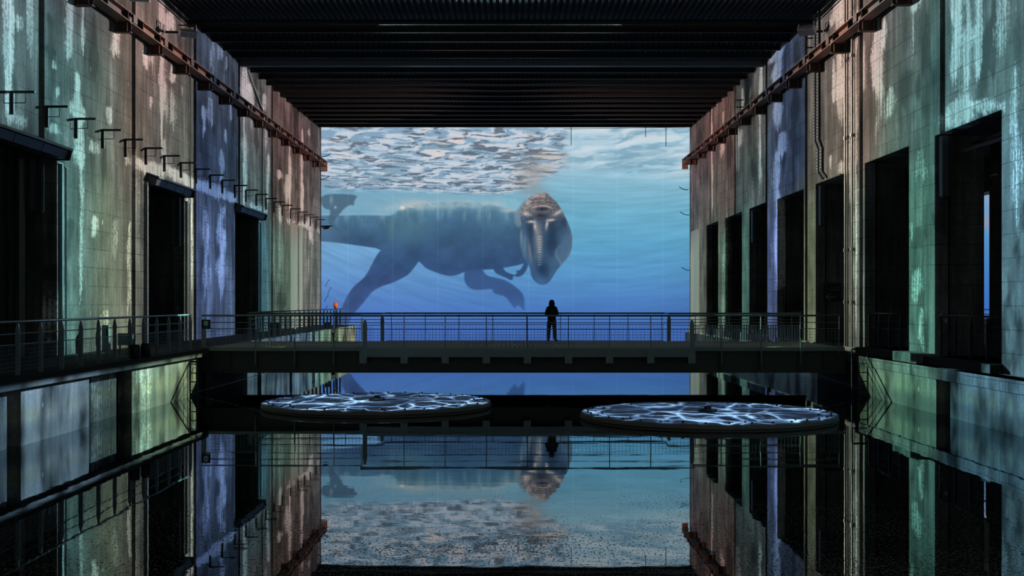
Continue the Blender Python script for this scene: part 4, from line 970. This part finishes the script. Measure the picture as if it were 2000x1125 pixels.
for k in range(20):
    for j in range(8):
        a = 2*PI*k/20; b = 2*PI*j/8; r = .17+.055*math.cos(b); o.v.append((-11.93+.12*math.sin(b)*1.0, 81.4+r*math.cos(a), 2.98+r*math.sin(a)))
for k in range(20):
    for j in range(8): o.f.append((k*8+j, ((k+1) % 20)*8+j, ((k+1) % 20)*8+(j+1) % 8, k*8+(j+1) % 8))
o.build('ring', M['orange'], t, True)
t = thing('equipment_box', (-11.4, 58.0, 1.56), 'small dark equipment box on the left quay beyond the footbridge', 'box')
MB().box(-11.65, -11.2, 57.8, 58.3, 1.56, 2.15).build('body', M['iron'], t); MB().box(-11.68, -11.17, 57.77, 58.33, 2.15, 2.19).build('lid', M['iron'], t)
t = thing('waste_bin', (-11.3, 73.5, 1.56), 'small black bin standing at the gap in the far left quay', 'bin')
MB().box(-11.4, -11.15, 73.3, 73.7, 1.56, 1.95).build('body', M['black'], t); MB().box(-11.42, -11.13, 73.28, 73.72, 1.95, 1.98).build('lid', M['black'], t)

# ladders down into the water
def ladder(x, s, wd, y, ztop, label):
    t = thing('ladder', (x, y, 0), label, 'ladder'); a = x+s*.02; b = x+s*wd
    for q in (a, b): MB().tube((q, y, ztop), (q, y, -.4), .024, 6).build('stile', M['black'], t)
    me = MB().tube((0, 0, 0), (b-a, 0, 0), .018, 6).mesh('rung', M['black'])
    for k in range(5): piece('rung', me, (a, y, -.1+k*.30), t)
    MB().tube((a, y, ztop), (b, y, ztop), .034, 6).build('grab_bar', M['black'], t)
ladder(-10.9, 1, .28, 40.7, 1.18, 'black steel ladder down the left quay wall beside the bridge')
ladder(12.13, -1, .55, 41.0, 1.60, 'black steel ladder down the right quay wall beside the bridge')
tag(MB().path([(-8.6, 42.6, .74), (-9.8, 42.2, .38), (-11.0, 41.9, .06)], .012, 5).build('mooring_rope', M['rail']), 'thin rope slanting to the water under the left bridge end', 'rope')
tag(MB().path([(10.6, 43.2, .70), (11.5, 42.4, .4), (12.4, 41.9, .08)], .012, 5).build('mooring_rope', M['rail']), 'thin rope slanting to the water under the right bridge end', 'rope')

# ------------------------------------------------------------------ floating discs
def floating_disc(c, label, grp='round floating platforms on the water'):
    R = DISC_R; t = thing('floating_disc', (c[0], c[1], 0), label, 'floating platform', grp)
    MB().lathe((c[0], c[1], 0), [(R-.02, -.12), (R, -.1), (R+.01, .12), (R, .165), (R-.05, .175)], 96).build('rim', M['rim'], t, True)
    MB().lathe((c[0], c[1], 0), [(R-.03, .172), (R*.5, .176), (0.001, .18)], 96).build('top', M['disc'], t)
    MB().lathe((c[0], c[1], 0), [(R+.012, .02), (R+.03, .03), (R+.03, .05), (R+.012, .06)], 96).build('hoop', M['iron'], t)
    MB().lathe((c[0], c[1], .176), [(.26, 0), (.26, .06), (.20, .09), (.1, .09), (.1, .16), (0.001, .17)], 20).build('hub', M['iron'], t)
    b = MB()
    for ring, n in ((R-.18, 36), (R-.5, 12)):
        for k in range(n):
            a = 2*PI*(k+.3*(ring < R-.3))/n; b.box(c[0]+ring*math.cos(a)-.025, c[0]+ring*math.cos(a)+.025, c[1]+ring*math.sin(a)-.025, c[1]+ring*math.sin(a)+.025, .175, .215)
    tag(b.build('bolts', M['iron'], t), kind='stuff')
floating_disc(DISC_A, 'round floating disc left of centre, the farther one, in rippling blue light')
floating_disc(DISC_B, 'round floating disc right of centre, the nearer one, in rippling blue light')

# ------------------------------------------------------------------ the person at the rear railing
def skin_mesh(name, joints, bones, mat, parent, sub=2):
    """one continuous surface grown over a jointed skeleton; joints: name -> (point, radius)"""
    me = bpy.data.meshes.new(name); names = list(joints); org = world_loc(parent) if parent else Vector()
    me.from_pydata([tuple(Vector(joints[n][0])-org) for n in names], [(names.index(a), names.index(b)) for a, b in bones], [])
    o = bpy.data.objects.new(name, me); COL.objects.link(o); o.parent = parent; me.materials.append(mat)
    sk = o.modifiers.new('skin', 'SKIN'); sk.use_smooth_shade = True
    for v, n in zip(me.skin_vertices[0].data, names):
        r = joints[n][1]; v.radius = r if isinstance(r, tuple) else (r, r)
    me.skin_vertices[0].data[0].use_root = True
    s = o.modifiers.new('sub', 'SUBSURF'); s.levels = sub; s.render_levels = sub
    return o
PX, PY, G = 1.66, 50.25, DZ
def P(x, y, z): return (PX+x, PY+y, G+z)
J = {'pelvis': (P(0,0,.93), (.15,.11)), 'waist': (P(0,0,1.08), (.13,.10)), 'chest': (P(0,.0,1.30), (.165,.115)), 'collar': (P(0,-.01,1.44), (.10,.08)), 'neck': (P(0,.0,1.50), .055), 'head0': (P(0,.01,1.57), (.07,.075)), 'head1': (P(0,.02,1.655), (.078,.095)), 'head2': (P(0,.01,1.72), (.06,.07)),
     'nose': (P(0,.115,1.63), .014)}
Bn = [('pelvis','waist'),('waist','chest'),('chest','collar'),('collar','neck'),('neck','head0'),('head0','head1'),('head1','head2'),('head1','nose')]
for s, n in ((-1,'l'),(1,'r')):
    foot = (-.02 if s < 0 else .10)
    J.update({'hip'+n: (P(s*.10,0,.88), .095), 'knee'+n: (P(s*.125,.02,.50), .06), 'ankle'+n: (P(s*.14,-.02,.09), .04), 'heel'+n: (P(s*.14,-.03,.05), .035), 'toe'+n: (P(s*.14+foot*1.1,.17,.04), .03),
              'sh'+n: (P(s*.16,0,1.36), .058), 'elb'+n: (P(s*.24,-.03,1.12), .045), 'wri'+n: (P(s*.15,.20,1.10), .028), 'palm'+n: (P(s*.125,.27,1.105), (.022,.036))})
    Bn += [('pelvis','hip'+n),('hip'+n,'knee'+n),('knee'+n,'ankle'+n),('ankle'+n,'heel'+n),('heel'+n,'toe'+n),('collar','sh'+n),('sh'+n,'elb'+n),('elb'+n,'wri'+n),('wri'+n,'palm'+n)]
    for k, (dx, L) in enumerate(((-.030,.070),(-.010,.080),(.010,.075),(.028,.060))):
        J.update({f'f{k}a{n}': (P(s*.125+dx,.31,1.105), .010), f'f{k}b{n}': (P(s*.125+dx,.31+L*.5,1.10), .009), f'f{k}c{n}': (P(s*.125+dx*1.1,.31+L*.8,1.075), .008)})
        Bn += [('palm'+n, f'f{k}a{n}'), (f'f{k}a{n}', f'f{k}b{n}'), (f'f{k}b{n}', f'f{k}c{n}')]
    J.update({'tha'+n: (P(s*.085,.27,1.105), .011), 'thb'+n: (P(s*.068,.31,1.10), .009)}); Bn += [('palm'+n, 'tha'+n), ('tha'+n, 'thb'+n)]
body = skin_mesh('person', J, Bn, M['skin'], None)
tag(body, 'person in a black hooded jacket and grey trousers, seen from behind at the bridge railing', 'person')
J2 = {'hem': (P(0,0,.80), (.20,.17)), 'waist': (P(0,0,1.02), (.19,.15)), 'chest': (P(0,0,1.27), (.205,.15)), 'collar': (P(0,-.01,1.41), (.155,.12)), 'neck': (P(0,-.02,1.53), (.10,.09))}
B2 = [('hem','waist'),('waist','chest'),('chest','collar'),('collar','neck')]
for s, n in ((-1,'l'),(1,'r')):
    J2.update({'sh'+n: (P(s*.165,0,1.35), .088), 'elb'+n: (P(s*.245,-.03,1.12), .068), 'cuf'+n: (P(s*.16,.17,1.105), .045)}); B2 += [('collar','sh'+n),('sh'+n,'elb'+n),('elb'+n,'cuf'+n)]
skin_mesh('jacket', J2, B2, M['jacket'], body)
skin_mesh('hood', {'a': (P(0,-.03,1.47), (.165,.12)), 'b': (P(0,-.03,1.58), (.135,.12)), 'c': (P(0,-.03,1.67), (.118,.12)), 'd': (P(0,-.02,1.74), (.08,.085))}, [('a','b'),('b','c'),('c','d')], M['jacket'], body)
J3 = {'p': (P(0,0,.95), (.17,.14))}; B3 = []
for s, n in ((-1,'l'),(1,'r')):
    J3.update({'h'+n: (P(s*.095,0,.80), .115), 'k'+n: (P(s*.122,.02,.48), .088), 'a'+n: (P(s*.14,-.02,.05), .078)}); B3 += [('p','h'+n),('h'+n,'k'+n),('k'+n,'a'+n)]
skin_mesh('trousers', J3, B3, M['jeans'], body)
for s in (-1, 1):
    f = -.02 if s < 0 else .11
    skin_mesh('shoe', {'h': (P(s*.14,-.06,.045), (.05,.045)), 'm': (P(s*.14+f*.5,.05,.045), (.05,.042)), 't': (P(s*.14+f,.17,.035), (.045,.033))}, [('h','m'),('m','t')], M['shoe'], body)
ey = MB()
for s in (-1, 1): MB().lathe((PX+s*.03, PY+.088, G+1.645), [(.001,-.011),(.009,-.006),(.011,0),(.009,.006),(.001,.011)], 10).build('eye', M['white'], body, True)
MB().box(PX-.022, PX+.022, PY+.085, PY+.097, G+1.582, G+1.59).build('mouth', M['rust'], body)
